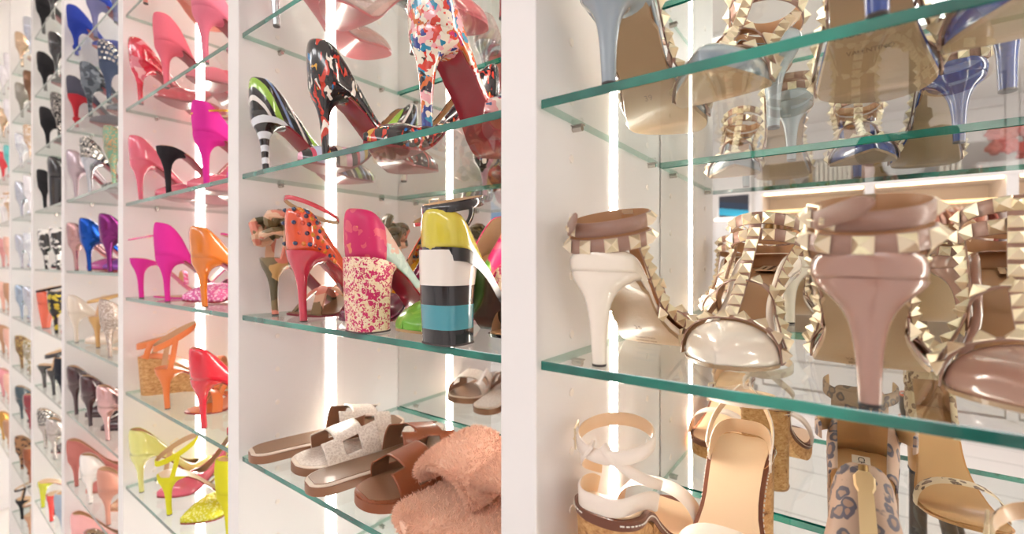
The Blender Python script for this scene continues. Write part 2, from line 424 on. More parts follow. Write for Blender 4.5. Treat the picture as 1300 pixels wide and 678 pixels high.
def stud_mesh(size, h, mat, kind='pyr'):
    k = (size, h, mat.name, kind)
    if k in _st: return _st[k]
    bm = bmesh.new(); a = size/2
    if kind == 'pyr':
        q = [[(-a, -a, 0), (a, -a, 0), (a, a, 0), (-a, a, 0)], [(-a*.94, -a*.94, h*.12), (a*.94, -a*.94, h*.12), (a*.94, a*.94, h*.12), (-a*.94, a*.94, h*.12)],
             [(-a*.04, -a*.04, h), (a*.04, -a*.04, h), (a*.04, a*.04, h), (-a*.04, a*.04, h)]]
        rings(bm, q)
    elif kind == 'dome':
        lathe(bm, [(a, 0), (a*.95, h*.4), (a*.7, h*.8), (a*.3, h)], 10)
    else:
        lathe(bm, [(a, 0), (a*.5, h*.5), (a*.06, h)], 8)
    bmesh.ops.recalc_face_normals(bm, faces=bm.faces)
    me = bpy.data.meshes.new('stud'); bm.to_mesh(me); bm.free(); me.materials.append(mat)
    if kind == 'dome':
        for p in me.polygons: p.use_smooth = True
    _st[k] = me; return me
def put_stud(me, p, n, t, parent, name='stud'):
    n = n.normalized(); t = (t-n*t.dot(n)).normalized(); b = n.cross(t)
    o = bpy.data.objects.new(name, me); C.objects.link(o); o.parent = parent
    M = Matrix((t, b, n)).transposed().to_4x4(); M.translation = p; o.matrix_local = M
    return o
def studs_on(pts, fr, pitch, me, parent, off=.0012, start=.5, end=0, skip=None):
    acc = -pitch*start; tot = sum((pts[i+1]-pts[i]).length for i in range(len(pts)-1)); run = 0
    for i in range(len(pts)-1):
        d = (pts[i+1]-pts[i]).length
        while acc + d >= 0:
            u = -acc/d; pos = run + u*d
            if pos > tot-end: return
            t, nrm, b = fr[i]; p = pts[i].lerp(pts[i+1], u) + nrm*off
            if not (skip and skip(p)): put_stud(me, p, nrm, t, parent)
            acc -= pitch
        acc += d; run += d
def buckle(parent, P, n, t, w=.011, mat=None):
    n = n.normalized(); t = (t-n*t.dot(n)).normalized(); b = n.cross(t); bm = bmesh.new()
    q = [P + n*.0022 + t*x*w*.5 + b*y*w*.62 for x, y in ((-1, -1), (1, -1), (1, 1), (-1, 1))]
    pts = []
    for i in range(4):
        for k in range(4): pts.append(q[i].lerp(q[(i+1) % 4], k/4))
    tube(bm, pts, .0009, 6, True); tube(bm, [P+n*.003-t*w*.5, P+n*.0035+t*w*.55], .0006, 5)
    return obj('buckle', bm, mat or GOLD, parent)
def text(name, body, mat, parent, M, size):
    c = bpy.data.curves.new(name, 'FONT'); c.body = body; c.size = size; c.align_x = 'CENTER'; c.align_y = 'CENTER'; c.extrude = .00008
    o = bpy.data.objects.new(name, c); C.objects.link(o)
    me = bpy.data.meshes.new_from_object(o.evaluated_get(bpy.context.evaluated_depsgraph_get())); bpy.data.objects.remove(o); bpy.data.curves.remove(c)
    me.materials.clear(); me.materials.append(mat)
    o = bpy.data.objects.new(name, me); C.objects.link(o); o.parent = parent; o.matrix_local = M; return o

# ------------------------------------------------------------ kinds of shoe
def shoe(name, label, loc, rz, group, up, H=.09, L=.2, W=1, toe='point', P=0, side=1, top='pump', heelk='stiletto', heelm=None, solem=None, lining=None,
         ins=None, style='pump', strapm=None, tscale=1, lo=False, trim=None, deco=None, tipm=None, ankle=None, capm=None, split=None, hw=1.0, tilt=.25, sp=.36):
    """up: material of the upper. style: pump, dorsay, sling, sandal, counter, mule"""
    root = thing(name, label, 'shoe', loc, rz, group)
    la = Last(H, L, W, toe, P, side)
    n, m = (22, 6) if lo else (38, 10)
    solem = solem or TAN; lining = lining or plain('d9b48e', .5); ins = ins or lining; heelm = heelm or up; strapm = strapm or up
    so = sole(la, 'sole', solem, root, n=16 if lo else 26, hide=heelk in ('stiletto', 'thick', 'cone', 'block') and deco != 'rim')
    if deco == 'rim': sole(la, 'rim', strapm, root, 0, .62, ext=.0030, thick=.013, crown=0, drop=-.003)
    if P > .006:
        sole(la, 'platform', heelm if trim is None else trim, root, .28, 1, ext=.0012, thick=la.th+P-.003, crown=0)
    insole(la, ins, root)
    if heelk == 'wedge': wedge(la, heelm, root)
    elif heelk: heel(la, heelk, heelm, root, capm=tipm, n=10 if lo else 20, wk=hw)
    U = None
    if style in ('pump', 'dorsay'):
        if split:
            U = upper(la, 'heel_counter', [split, lining], root, 0, sp, top, n//2, m, tscale=tscale)
            upper(la, 'vamp', [up, lining], root, sp-.005, 1 if toe != 'peep' else .93, top, n, m, tscale=tscale)
        else:
            U = upper(la, 'upper', [up, lining], root, 0, 1, 'dorsay' if style == 'dorsay' else top, n, m, tscale=tscale)
    elif style == 'peep':
        U = upper(la, 'upper', [up, lining], root, 0, .90, top, n, m, tscale=tscale)
    elif style in ('sling', 'mule'):
        U = upper(la, 'vamp', [up, lining], root, .5, 1, [(.5, .002), (.56, .014), (.64, .033), (.74, .037), (.86, .029), (.95, .018), (1, .009)], n, m, tscale=tscale, kc=(.54, .64))
    elif style == 'counter':
        U = upper(la, 'heel_counter', [up, lining], root, 0, .34, [(0, .052), (.12, .046), (.24, .022), (.34, .001)], n//2, m, tscale=tscale)
    rt = .0012
    if style == 'sling':
        P_, Q_ = [], []
        for i in range(21):
            a = -PI/2 + PI*i/20; k = math.cos(a)
            x = L*.55*(1-k**.6) - .002*k; y = math.sin(a)*la.w(.55)*(1 if abs(a) < 1.5 else 1)
            y = math.copysign(min(abs(math.sin(a))**.8*.034, .034), a)
            P_.append(Vector((x, y, la.z(max(0, x/L)) + .012 + .040*k))); Q_.append(Vector((-k, math.sin(a), 0)))
        ribbon('back_strap', P_, Q_, .007, rt, [strapm, lining], root)
    if style in ('sandal', 'counter'):
        P_, Q_ = arch_path(la, .76, .034, lean=-.004); ribbon('toe_strap', P_, Q_, .018 if deco != 'thin' else .006, rt, [strapm, lining], root)
        if deco == 'cross':
            for q in (.28, -.28):
                A = la.surf(.5, 0, 0, 0, 1 if q > 0 else -1); B = la.surf(.78, 0, 0, 0, -1 if q > 0 else 1)
                P_, Q_ = line_path(A, B, (.2, 0, 1), .034, 12, Vector((0, 0, 1))); ribbon('cross_strap', P_, Q_, .012, rt, [strapm, lining], root)
    if ankle:
        h, wd = ankle
        P_, Q_ = ankle_path(la, h, ry=.0285 if deco == 'rim' else .027, rx=.034 if deco == 'rim' else .036, n=30, tilt=tilt); o, fr = ribbon('ankle_strap', P_, Q_, wd, rt, [strapm, lining], root, closed=True)
        buckle(root, P_[7], Q_[7], P_[8]-P_[7], wd*1.3)
        if style in ('sandal', 'counter'):
            for sd in (-1, 1):
                A = la.surf(.10, 0, 0, 0, sd) if style == 'sandal' else la.surf(.16, .9, .03, .28, sd)
                B = Vector((.03, sd*.027+la.yc(.1), la.H + h)); P_, Q_ = line_path(A, B, (0, sd, 0), .004, 8)
                ribbon('side_strap', P_, Q_, wd*.8, rt, [strapm, lining], root)
    if deco == 'bow':
        for sd in (-1, 1):
            bm = bmesh.new(); lathe(bm, [(.001, 0), (.007, .004), (.010, .011), (.006, .018), (.001, .020)], 12)
            bmesh.ops.transform(bm, matrix=Matrix.Translation((L*.86, la.yc(.86), la.z(.86)+.03)) @ Matrix.Rotation(sd*PI/2, 4, 'X') @ Matrix.Diagonal((1, .6, 1, 1)), verts=bm.verts)
            obj('bow', bm, strapm, root)
    if deco == 'heelball':
        bm = bmesh.new(); lathe(bm, [(.001, 0), (.008, .003), (.010, .009), (.008, .015), (.001, .018)], 12, (.021, 0, .014)); obj('heel_ornament', bm, tipm or heelm, root)
    if deco == 'band':
        P_, Q_ = arch_path(la, .5, .032); ribbon('instep_strap', P_, Q_, .010, rt, [strapm, lining], root)
    if deco == 'flatbow':
        for sd in (-1, 1):
            P_, Q_ = line_path((L*.62, 0, la.z(.62)+.042), (L*.62, sd*.030, la.z(.62)+.058), (1, 0, .2), .006, 8); ribbon('bow_loop', P_, Q_, .014, rt, strapm, root)
            P_, Q_ = line_path((L*.62, 0, la.z(.62)+.042), (L*.66, sd*.026, la.z(.62)+.018), (1, 0, .6), .004, 8); ribbon('bow_tail', P_, Q_, .009, rt, strapm, root)
    if deco in ('studs', 'spikes', 'dots'):
        studm, step, sz, kind = {'studs': (STEEL, 4, .0062, 'pyr'), 'spikes': (GOLD, 4, .005, 'cone'), 'dots': (None, 4, .0062, 'dome')}[deco]
        cols = [patent(c) for c in ('1f3a5c', 'e8862a', '243a6a', 'd8452a', '3c1c3f', 'f0a030')]
        cnt = 0; T = TOPL['dorsay' if style == 'dorsay' else top]
        us = [.02, .055, .09, .125, .16, .2, .24, .28] if deco == 'dots' else [.015, .05, .09, .13, .18, .24, .30, .36, .44, .52, .6, .7, .78, .86]
        for iu, u in enumerate(us):
            for sd in (-1, 1):
                for iv, v in enumerate((.1, .27, .44, .61, .78, .93)):
                    uu = u + (.02 if iv % 2 else 0); t = tab(T, uu)*tscale
                    if t < .012: continue
                    q = min(1, max(0, (uu-.56)/.14)); K = .28+.72*q*q*(3-2*q)
                    if v > .9 and uu > .6: continue
                    if cnt >= 96: continue
                    p = la.surf(uu, v, t, K, sd); e = .01
                    d1 = la.surf(uu+e, v, tab(T, uu+e)*tscale, K, sd)-p; d2 = la.surf(uu, min(1, v+.05), t, K, sd)-p
                    if d2.length < 1e-6: d2 = p - la.surf(uu, v-.05, t, K, sd)
                    nn = d1.cross(d2)*sd
                    if nn.length < 1e-9: continue
                    if uu < .04: nn = Vector((-1, sd*.6, .2))
                    me = stud_mesh(sz, sz*.7, studm or cols[(cnt*cnt+iu+iv*2) % 6], kind); put_stud(me, p, nn, d1, U); cnt += 1
    return root

def rockstud(label, loc, rz, side, cap, lea, ins, group, H=.072, L=.205, txt=None, insp='VALENTINO', txtm=None):
    """caged pointed heel with pyramid studs along every strap"""
    root = thing('studded_caged_heel', label, 'shoe', loc, rz, group)
    la = Last(H, L, 1.04, 'point', 0, side); linm = plain('b98a62', .45)
    solem = leather('a58766')
    so = sole(la, 'sole', solem, root, n=36, hide=True); insole(la, ins, root, n=34)
    # the wrapped rim of the sole
    heel(la, 'thick', cap, root, n=28)
    ctr = upper(la, 'heel_counter', [cap, linm], root, 0, .30, [(0, .017), (.1, .017), (.2, .018), (.30, .016)], 22, 9)
    rim = upper(la, 'side_rim', [cap, linm], root, .295, .74, [(.295, .016), (.4, .011), (.6, .010), (.72, .012)], 26, 5, kc=(2, 3))
    T = [(.66, .022), (.74, .0315), (.86, .027), (.95, .018), (1, .009)]
    tc = upper(la, 'toe_cap', [cap, linm], root, .70, 1, T, 26, 12, kc=(.5, .6))
    sm = stud_mesh(.0105, .0062, GOLD)
    rt = .0014
    def strap(nm_, P, Q, w_, closed=False, pitch=.0145, end=0, skip=None, st=True):
        o, fr = ribbon(nm_, P, Q, w_, rt, [lea, linm], root, closed)
        if st: studs_on(P, fr, pitch, sm, o, end=end, skip=skip)
        return o
    # band at the edge of the toe cap
    P, Q = arch_path(la, .715, .033, 25); strap('vamp_strap', P, Q, .012, pitch=.0140)
    # band over the instep
    P, Q = arch_path(la, .50, .042, 25, lean=.004, s_side=.44); strap('instep_strap', P, Q, .011, pitch=.0150)
    # side bands from the heel strap down along the rim
    for sd in (-1, 1):
        P, Q = [], []
        for i in range(16):
            u = .16 + (.70-.16)*i/15; p = la.surf(u, .5, tab([(.16, .036), (.26, .028), (.36, .024), (.6, .020), (.7, .022)], u), .1, sd)
            P.append(p); Q.append(Vector((0, sd, .25)))
        strap('side_strap', P, Q, .010, pitch=.0145)
    # centre strap from the toe cap up to the ankle
    A = Vector((L*.72, la.yc(.72), la.z(.72)+.033)); B = Vector((L*.5+.004, la.yc(.5), la.z(.5)+.0425)); Cc = Vector((.074, la.yc(.2), H+.036)); D = Vector((.070, la.yc(.2), H+.050))
    P = []; Q = []
    for i in range(18):
        u = i/17
        p = A.lerp(B, u/.42) if u < .42 else (B.lerp(Cc, (u-.42)/.38) if u < .8 else Cc.lerp(D, (u-.8)/.2))
        P.append(p); Q.append(Vector((.75, 0, .65)))
    strap('centre_strap', P, Q, .011, pitch=.0140)
    # two ankle straps: a low one around the counter, a high one with the buckle
    P, Q = ankle_path(la, .026, .037, .031, .036, .20, 40); strap('heel_strap', P, Q, .0115, True, pitch=.0195)
    P, Q = ankle_path(la, .0405, .035, .030, .037, .25, 40)
    st = strap('ankle_strap', P, Q, .0115, True, pitch=.0190, skip=lambda p: p.x < .035 and p.y*side < .012)
    k = 20; buckle(root, P[k+6 if side < 0 else k-6], Q[k+6 if side < 0 else k-6], P[k-5]-P[k-6], .014)
    kk = k-5 if side > 0 else k+5
    base = P[kk]; tdir = (P[kk+1]-P[kk]).normalized()*(1 if side > 0 else -1); P2 = [base + Q[kk]*.003 + tdir*.040*i/7 + Vector((-.004*i/7, 0, .013*i/7)) for i in range(8)]
    ribbon('strap_end', P2, [Q[kk]]*8, lambda u: .012*(1 if u < .8 else 1-(u-.8)*3.5), .0014, [lea, linm], root)
    # marks: size and maker's lines on the underside, name on the sock
    if txt:
        u0 = .50; dz = la.z(u0+.03)-la.z(u0-.03); dx = L*.06; tdir = Vector((dx, 0, dz)).normalized(); nrm = Vector((0, 1, 0)).cross(tdir).normalized()
        if nrm.z > 0: nrm = -nrm
        for j, (ln, sz, uu) in enumerate(txt):
            p = Vector((L*uu, la.yc(uu), la.z(uu) - la.th - .0062 + .0004*abs(uu-.42)*50*.2)); dz = la.z(uu+.02)-la.z(uu-.02)
            t = Vector((L*.04, 0, dz)).normalized(); nr = Vector((t.z, 0, -t.x))
            yv = -t; xv = yv.cross(nr); M = Matrix((xv, yv, nr)).transposed().to_4x4(); M.translation = p
            text('sole_print', ln, txtm or plain('6b4f3c', .6), root, M, sz)
    if insp:
        t = Vector((L*.08, 0, la.z(.15)-la.z(.07))).normalized(); nr = Vector((-t.z, 0, t.x))
        bm = bmesh.new(); box(bm, -.017, .017, -.009, .009, 0, .0004); lab = obj('insole_label', bm, leather('d8b590'), root, smooth=False)
        yv = Vector((0, 1, 0)); xv = yv.cross(nr)
        M = Matrix((xv, yv, nr)).transposed().to_4x4(); M.translation = Vector((L*.13, la.yc(.1), la.z(.13)+.0026)); 
        R = Matrix.Rotation(0, 4, 'Z')
        lab.matrix_local = M @ R
        M2 = M.copy(); M2.translation = M.translation + nr*.0006
        text('insole_print', insp, plain('5b4234', .6), root, M2 @ R @ Matrix.Translation((0, .0025, 0)), .0052)
        text('insole_print', 'GARAVANI', plain('5b4234', .6), root, M2 @ R @ Matrix.Translation((0, -.004, 0)), .0034)
    return root

def slide(label, loc, rz, side, strapm, linm, insm, edgem_, group, fore=None, L=.245):
    """flat slide whose strap is cut like a broad H lying over the foot"""
    root = thing('slide_sandal', label, 'shoe', loc, rz, group)
    la = Last(.014, L, 1.0, 'slide', 0, side, .0115)
    sole(la, 'sole', edgem_, root, n=34, crown=0, ext=.001)
    bm = bmesh.new(); rs = []
    for u in la.st(.008, .992, 34):
        w_ = la.w(u)-.0008; rs.append([(la.L*u, la.yc(u)+w_*a, la.z(u)+.0022-(.0012 if abs(a) == 1 else 0)) for a in (-1, -.9, 0, .9, 1)] + [(la.L*u, la.yc(u)+w_, la.z(u)-.001), (la.L*u, la.yc(u)-w_, la.z(u)-.001)])
    rings(bm, rs); ft = obj('footbed', bm, fore or edgem_, root, sharp=.8)
    bm = bmesh.new(); rs = []
    for u in la.st(.03, .97, 34):
        w_ = la.w(u)-.0058; rs.append([(la.L*u, la.yc(u)+w_*a, la.z(u)+.0030) for a in (-1, 0, 1)] + [(la.L*u, la.yc(u)+w_, la.z(u)+.0018), (la.L*u, la.yc(u)-w_, la.z(u)+.0018)])
    rings(bm, rs); obj('insole', bm, insm, root, sharp=.8)
    # strap grid with notches and windows
    bm = bmesh.new(); ni, nj = 30, 44; V = {}
    s0, s1 = .50, .84
    for i in range(ni+1):
        for j in range(nj+1):
            a = PI*j/nj; u = s0 + (s1-s0)*i/ni; w_ = la.w(u)+.0012; ca, sa = math.cos(a), math.sin(a)
            hh = .052 - .016*(i/ni)
            V[i, j] = bm.verts.new((la.L*u + .006*sa, la.yc(u)+w_*math.copysign(abs(ca)**.75, ca), la.z(u)-.004+hh*sa**.8))
    for i in range(ni):
        for j in range(nj):
            p = (i+.5)/ni; q = abs((j+.5)/nj-.5)*2          # q: 0 on top, 1 at the sole
            cut = False
            if q < .30 and (p < .26 or p > .76): cut = True                    # front and back notch of the H
            if .46 < q < .80 and .36 < p < .66: cut = True                      # window at each side
            if not cut: bm.faces.new((V[i, j], V[i+1, j], V[i+1, j+1], V[i, j+1]))
    loose = [v for v in bm.verts if not v.link_faces]; bmesh.ops.delete(bm, geom=loose, context='VERTS')
    o = obj('strap', bm, [strapm, linm], root, sharp=1.4)
    so = o.modifiers.new('thick', 'SOLIDIFY'); so.thickness = .0022; so.offset = 1; so.material_offset = 1
    # which way solidify grows depends on the winding: outside must be the first material
    me = o.data; up_ = sum(p.normal.z for p in me.polygons)
    if up_ < 0:
        me.flip_normals()
    so.offset = -1
    return root

def fur_slide(label, loc, rz, side, group, furm, L=.25):
    root = thing('fur_slipper', label, 'shoe', loc, rz, group)
    la = Last(.020, L, .96, 'slide', 0, side, .016)
    rnd = random.Random(5+side)
    sole(la, 'sole', plain('8d5a3c', .7), root, n=26, crown=0, thick=.005, drop=.009)
    def furry(name, fn, nu, nv, blades, ln, closed=False):
        bm = bmesh.new(); g = []
        for i in range(nu): g.append([bm.verts.new(fn(i/(nu-1), j/nv if closed else j/(nv-1))) for j in range(nv)])
        for a, b in zip(g, g[1:]):
            for j in range(nv if closed else nv-1): bm.faces.new((a[j], a[(j+1) % nv], b[(j+1) % nv], b[j]))
        if closed: bm.faces.new(g[0]); bm.faces.new(g[-1])
        for k in range(blades):
            u, v = rnd.random()*.98+.01, rnd.random()
            e = .01; p = fn(u, v); n = (fn(u+e, v)-p).cross(fn(u, (v+e))-p)
            if n.length < 1e-12: continue
            n.normalize(); c0 = fn(u, (v+.5) % 1) if closed else Vector((p.x, la.yc(.5), p.z*.5))
            if n.dot(p-c0) < 0: n = -n
            d = (n + Vector((rnd.uniform(-.9, .9), rnd.uniform(-.9, .9), rnd.uniform(-.5, .7)))*.75).normalized()*ln*rnd.uniform(.6, 1.3)
            t = d.cross(Vector((rnd.random()-.5, rnd.random()-.5, rnd.random()-.5))).normalized()*.0007
            p = p - n*.001
            q = [bm.verts.new(x) for x in (p-t, p+t, p+d*.6+t*.6+Vector((0, 0, -.0006)), p+d+Vector((0, 0, -.0012)))]
            bm.faces.new(q)
        return obj(name, bm, furm, root, weld=False, sharp=3)
    def bed(u, v):
        a = 2*PI*v; s_ = .5-.5*math.cos(PI*u); w_ = la.w(min(.999, max(.001, s_)))*1.03 + .004
        ca, sa = math.cos(a), math.sin(a); z = la.z(s_)
        return Vector((la.L*s_*1.03-.004, la.yc(s_)+w_*ca, z - .004 + (.010 if sa > 0 else .009)*sa - (.006*(1-abs(ca))**2 if sa > 0 else 0)))
    furry('footbed', bed, 40, 36, 11000, .0062, True)
    def band(u, v):
        a = 2*PI*v; al = PI*(u*.92+.04); s_ = .62 + .165*math.cos(a); w_ = la.w(s_)+.010
        r = .009*math.sin(a); ca, sa = math.cos(al), max(0, math.sin(al)); R = w_+r; hh = .053+r + .010*math.cos(a+PI)
        return Vector((la.L*s_ + .004*sa, la.yc(s_)+R*math.copysign(abs(ca)**.8, ca), la.z(s_)+hh*sa**.75))
    furry('strap', band, 30, 26, 13000, .0066, True)
    return root

def cork_sandal(label, loc, rz, side, group, H=.093, P=.022, L=.2, heelk='block'):
    """white leather sandal on cork, brown rim with white stitching"""
    root = thing('cork_heel_sandal', label, 'shoe', loc, rz, group)
    la = Last(H, L, 1.05, 'round', P, side, .004)
    wl = leather('f0e2d6'); lin = leather('e6c7a4'); br = leather('7a4630')
    sole(la, 'platform', cork(), root, .33, 1, n=26, crown=0, drop=.004, thick=P-.001)
    bm = bmesh.new(); rs = []
    sole(la, 'rim', br, root, 0, 1, n=40, ext=.0022, thick=.008, crown=0)
    insole(la, lin, root, n=30)
    if heelk == 'wedge':
        wedge(Last(H-.006, L, 1.05, 'round', 0, side, .002), cork(), root, .62)
    else:
        heel(la, heelk, cork(), root, tip=True, n=26, capm=plain('caa27c', .6), wk=1.04)
    # stitching: a run of short white threads
    k = 0
    for sd in (-1, 1):
        for i in range(46):
            u = .004 + .7*(i/45)**1.1; p = la.surf(u, 0, 0, 0, sd, .0028); q = la.surf(u+.008, 0, 0, 0, sd, .0028)
            if i == 0: continue
            bm = bmesh.new() if k == 0 else bm; k += 1
            tube(bm, [p+Vector((0, 0, -.0035)), q+Vector((0, 0, -.0035))], .0006, 5)
    for i in range(7):
        pass
    obj('stitching', bm, plain('f4ede2', .6), root)['kind'] = 'stuff'
    # strips round the heel just above the rim, and the ankle strap
    P_, Q_ = [], []
    for i in range(31):
        a = -PI/2*1.0 + PI*i/30; u = .30*(1-math.cos(a)); w_ = la.w(max(u, .0)) if u > .12 else None
        x = la.L*.30*(1-math.cos(a)*1.0); x = la.L*.30 - (la.L*.30+.001)*math.cos(a)
        y = .0275*math.copysign(abs(math.sin(a))**.55, a)
        P_.append(Vector((x, y+la.yc(.1), la.z(max(0, x/la.L)) + .0095))); Q_.append(Vector((-math.cos(a), math.sin(a), 0)))
    ribbon('heel_band', P_, Q_, .015, .0018, [wl, lin], root)
    P_, Q_ = ankle_path(la, .052, .034, .031, .036, .15, 40); ribbon('ankle_strap', P_, Q_, .012, .0018, [wl, lin], root, closed=True)
    k = 12 if side > 0 else 28; buckle(root, P_[k], Q_[k], P_[k+1]-P_[k], .015)
    for sd in (-1, 1):
        P2 = []; Q2 = []
        for i in range(14):
            u = i/13; P2.append(Vector((.068-.066*math.sin(u*PI*.5), sd*(.028+.004*math.sin(PI*u))*math.cos(u*PI*.46)+la.yc(.1), H+.006+.050*u))); Q2.append(Vector((-.3, sd, 0)))
        ribbon('side_strap', P2, Q2, .009, .0016, [wl, lin], root)
    P_, Q_ = arch_path(la, .74, .040, 21); ribbon('toe_strap', P_, Q_, .026, .0018, [wl, lin], root)
    return root

def leopard_mule(label, loc, rz, side, group, H=.112, L=.2):
    root = thing('leopard_platform_sandal', label, 'shoe', loc, rz, group)
    lp = spots('leopard_grey', 'aa8f7d', '4e4a55', '8c7060', 75, .55); lin = leather('d2a673')
    la = Last(H, L, 1.0, 'round', .018, side)
    sole(la, 'sole', plain('3a2c28', .5), root); sole(la, 'platform', lp, root, .28, 1, ext=.001, thick=.017, crown=0)
    insole(la, lin, root, n=30); heel(la, 'block', lp, root, n=20, wk=.8)
    # high tongue over the instep
    def ton(u, sd, v, h):
        a = v*PI/2; w_ = la.w(u)*.98
        return Vector((L*u + h*.10*math.sin(a), la.yc(u)+sd*(w_*math.cos(a)**.65), la.z(u)+h*math.sin(a)**.8))
    bm = bmesh.new()
    T = [(.40, .058), (.5, .064), (.62, .056), (.75, .042), (.84, .033)]
    for sd in (-1, 1):
        g = [[bm.verts.new(ton(u, sd, j/9, tab(T, u))) for j in range(10)] for u in [.40+.44*i/16 for i in range(17)]]
        for a, b in zip(g, g[1:]):
            for j in range(9): bm.faces.new((a[j], a[j+1], b[j+1], b[j]))
    o = obj('vamp', bm, [lp, lin], root, sharp=1.5); s_ = o.modifiers.new('thick', 'SOLIDIFY'); s_.thickness = .002; s_.offset = 0
    # zip down the middle with a long puller
    P_ = [Vector((L*u+tab(T, u)*.1, la.yc(u), la.z(u)+tab(T, u)+.0012)) for u in [.41+.42*i/14 for i in range(15)]]
    o2, fr = ribbon('zip', P_, [Vector((.6, 0, .8))]*15, .007, .0012, metallic('a98a5e', .35), root)
    p = P_[1]; t = (P_[8]-P_[1]).normalized(); nr = Vector((.75, 0, .65)); nr = (nr-t*nr.dot(t)).normalized(); b = t.cross(nr)
    bm = bmesh.new(); 
    sec = [(0, .0045), (.004, .0075), (.012, .0072), (.018, .0045), (.022, .0042)]
    rings(bm, [[p+t*x+nr*.003+b*y*w_+nr*.0028*k for y, k in ((-1, 0), (1, 0), (.8, 1), (-.8, 1))] for x, w_ in sec]); obj('zip_slider', bm, metallic('efd6a8', .35), root, sharp=.5)
    bm = bmesh.new(); rings(bm, [[p+t*x+nr*(.0065+.03*(x-.016))+b*y*w_+nr*.0016*k for y, k in ((-1, 0), (1, 0), (1, 1), (-1, 1))] for x, w_ in ((.014, .0035), (.020, .0052), (.052, .0056), (.054, .005))]); obj('zip_puller', bm, metallic('efd6a8', .35), root, sharp=.5)
    # open ankle flaps beside the heel
    P_, Q_ = ankle_path(la, .030, .044, .036, .040, .1, 24, .36*PI, 1.64*PI); ribbon('ankle_strap', P_, Q_, .016, .002, [lp, lin], root)
    upper(la, 'heel_counter', [lp, lin], root, 0, .30, [(0, .040), (.12, .036), (.3, .02)], 18, 7)
    t = Vector((L*.08, 0, la.z(.26)-la.z(.18))).normalized(); nr = Vector((-t.z, 0, t.x)); yv = Vector((0, 1, 0)); xv = yv.cross(nr)
    M = Matrix((xv, yv, nr)).transposed().to_4x4(); M.translation = Vector((L*.185, la.yc(.2), la.z(.185)+.0030))
    bm = bmesh.new(); box(bm, -.013, .013, -.007, .007, 0, .0004); lab = obj('insole_label', bm, plain('e9dccb', .5), root, smooth=False); lab.matrix_local = M
    text('insole_print', 'CHOO', plain('4a3c34', .6), root, M @ Matrix.Translation((0, 0, .0006)), .0075)
    return root

def knot_sandal(label, loc, rz, side, group, mat_, solem, H=.088):
    root = shoe('knotted_sandal', label, loc, rz, group, mat_, H=H, toe='almond', side=side, style='none', heelk='stiletto', solem=solem, lining=plain('8a6a4c', .5))
    la = Last(H, .2, 1, 'almond', 0, side); r = random.Random(3)
    for sd in (-1, 1):
        P_, Q_ = line_path(la.surf(.86, 0, 0, 0, sd), la.surf(.55, 0, 0, 0, -sd), (0, 0, 1), .030, 14, Vector((0, 0, 1))); ribbon('cross_strap', P_, Q_, .016, .004, mat_, root)
    for sd in (-1, 1):
        P_, Q_ = line_path(la.surf(.12, 0, 0, 0, sd), (.03, sd*.02, H+.05), (0, sd, 0), .006, 10); ribbon('side_strap', P_, Q_, .014, .003, mat_, root)
    # the bunched knot of cloth at the ankle
    for k in range(7):
        c = Vector((.028+r.uniform(-.022, .022), r.uniform(-.020, .020), H+.048+r.uniform(-.016, .016))); bm = bmesh.new(); pts = []
        ax = Vector((r.uniform(-1, 1), r.uniform(-1, 1), r.uniform(-1, 1))).normalized(); o_ = ax.orthogonal(); b_ = ax.cross(o_)
        for i in range(14):
            a = 2*PI*i/14; pts.append(c + (o_*math.cos(a) + b_*math.sin(a))*.013 + ax*.004*math.sin(3*a))
        tube(bm, pts, .0062, 8, True); obj('knot_fold', bm, mat_, root)
    return root

# ------------------------------------------------------------ the place: room
FY = .32; MY = .627                       # front of the shelving, face of the mirrors
XL = {1: -.208, 2: -.756, 3: -1.347, 4: -1.949, 5: -2.474, 6: -3.02, 7: -3.57}
XR = {1: .303, 2: -.245, 3: -.793, 4: -1.384, 5: -1.986, 6: -2.511, 7: -3.057}
ZB = [2.083, 1.8645, 1.646, 1.4275, 1.209, .9905, .772, .5535, .335, .1165]
def zs(b, lv): return ZB[lv] + (.055 if b >= 4 else 0)
GT = .008
def struct(name, b, mat):
    bm = bmesh.new(); box(bm, *b); o = obj(name, bm, mat, smooth=False); o['kind'] = 'structure'; return o
RX0, RX1, RY0 = -3.66, 2.6, -4.30
struct('wall_back', (RX0-.1, RX1+.1, .68, .78, -.1, 2.8), WHITE)
struct('wall_left', (RX0-.1, RX0, RY0-.1, .68, 0, 2.7), WHITE)
struct('wall_right', (RX1, RX1+.1, RY0-.1, .68, 0, 2.7), WHITE)
struct('wall_opposite', (RX0-.1, RX1+.1, RY0-.1, RY0, -.1, 2.8), WHITE)
struct('ceiling', (RX0-.1, RX1+.1, RY0-.1, .68, 2.7, 2.8), plain('f6f2ee', .8))
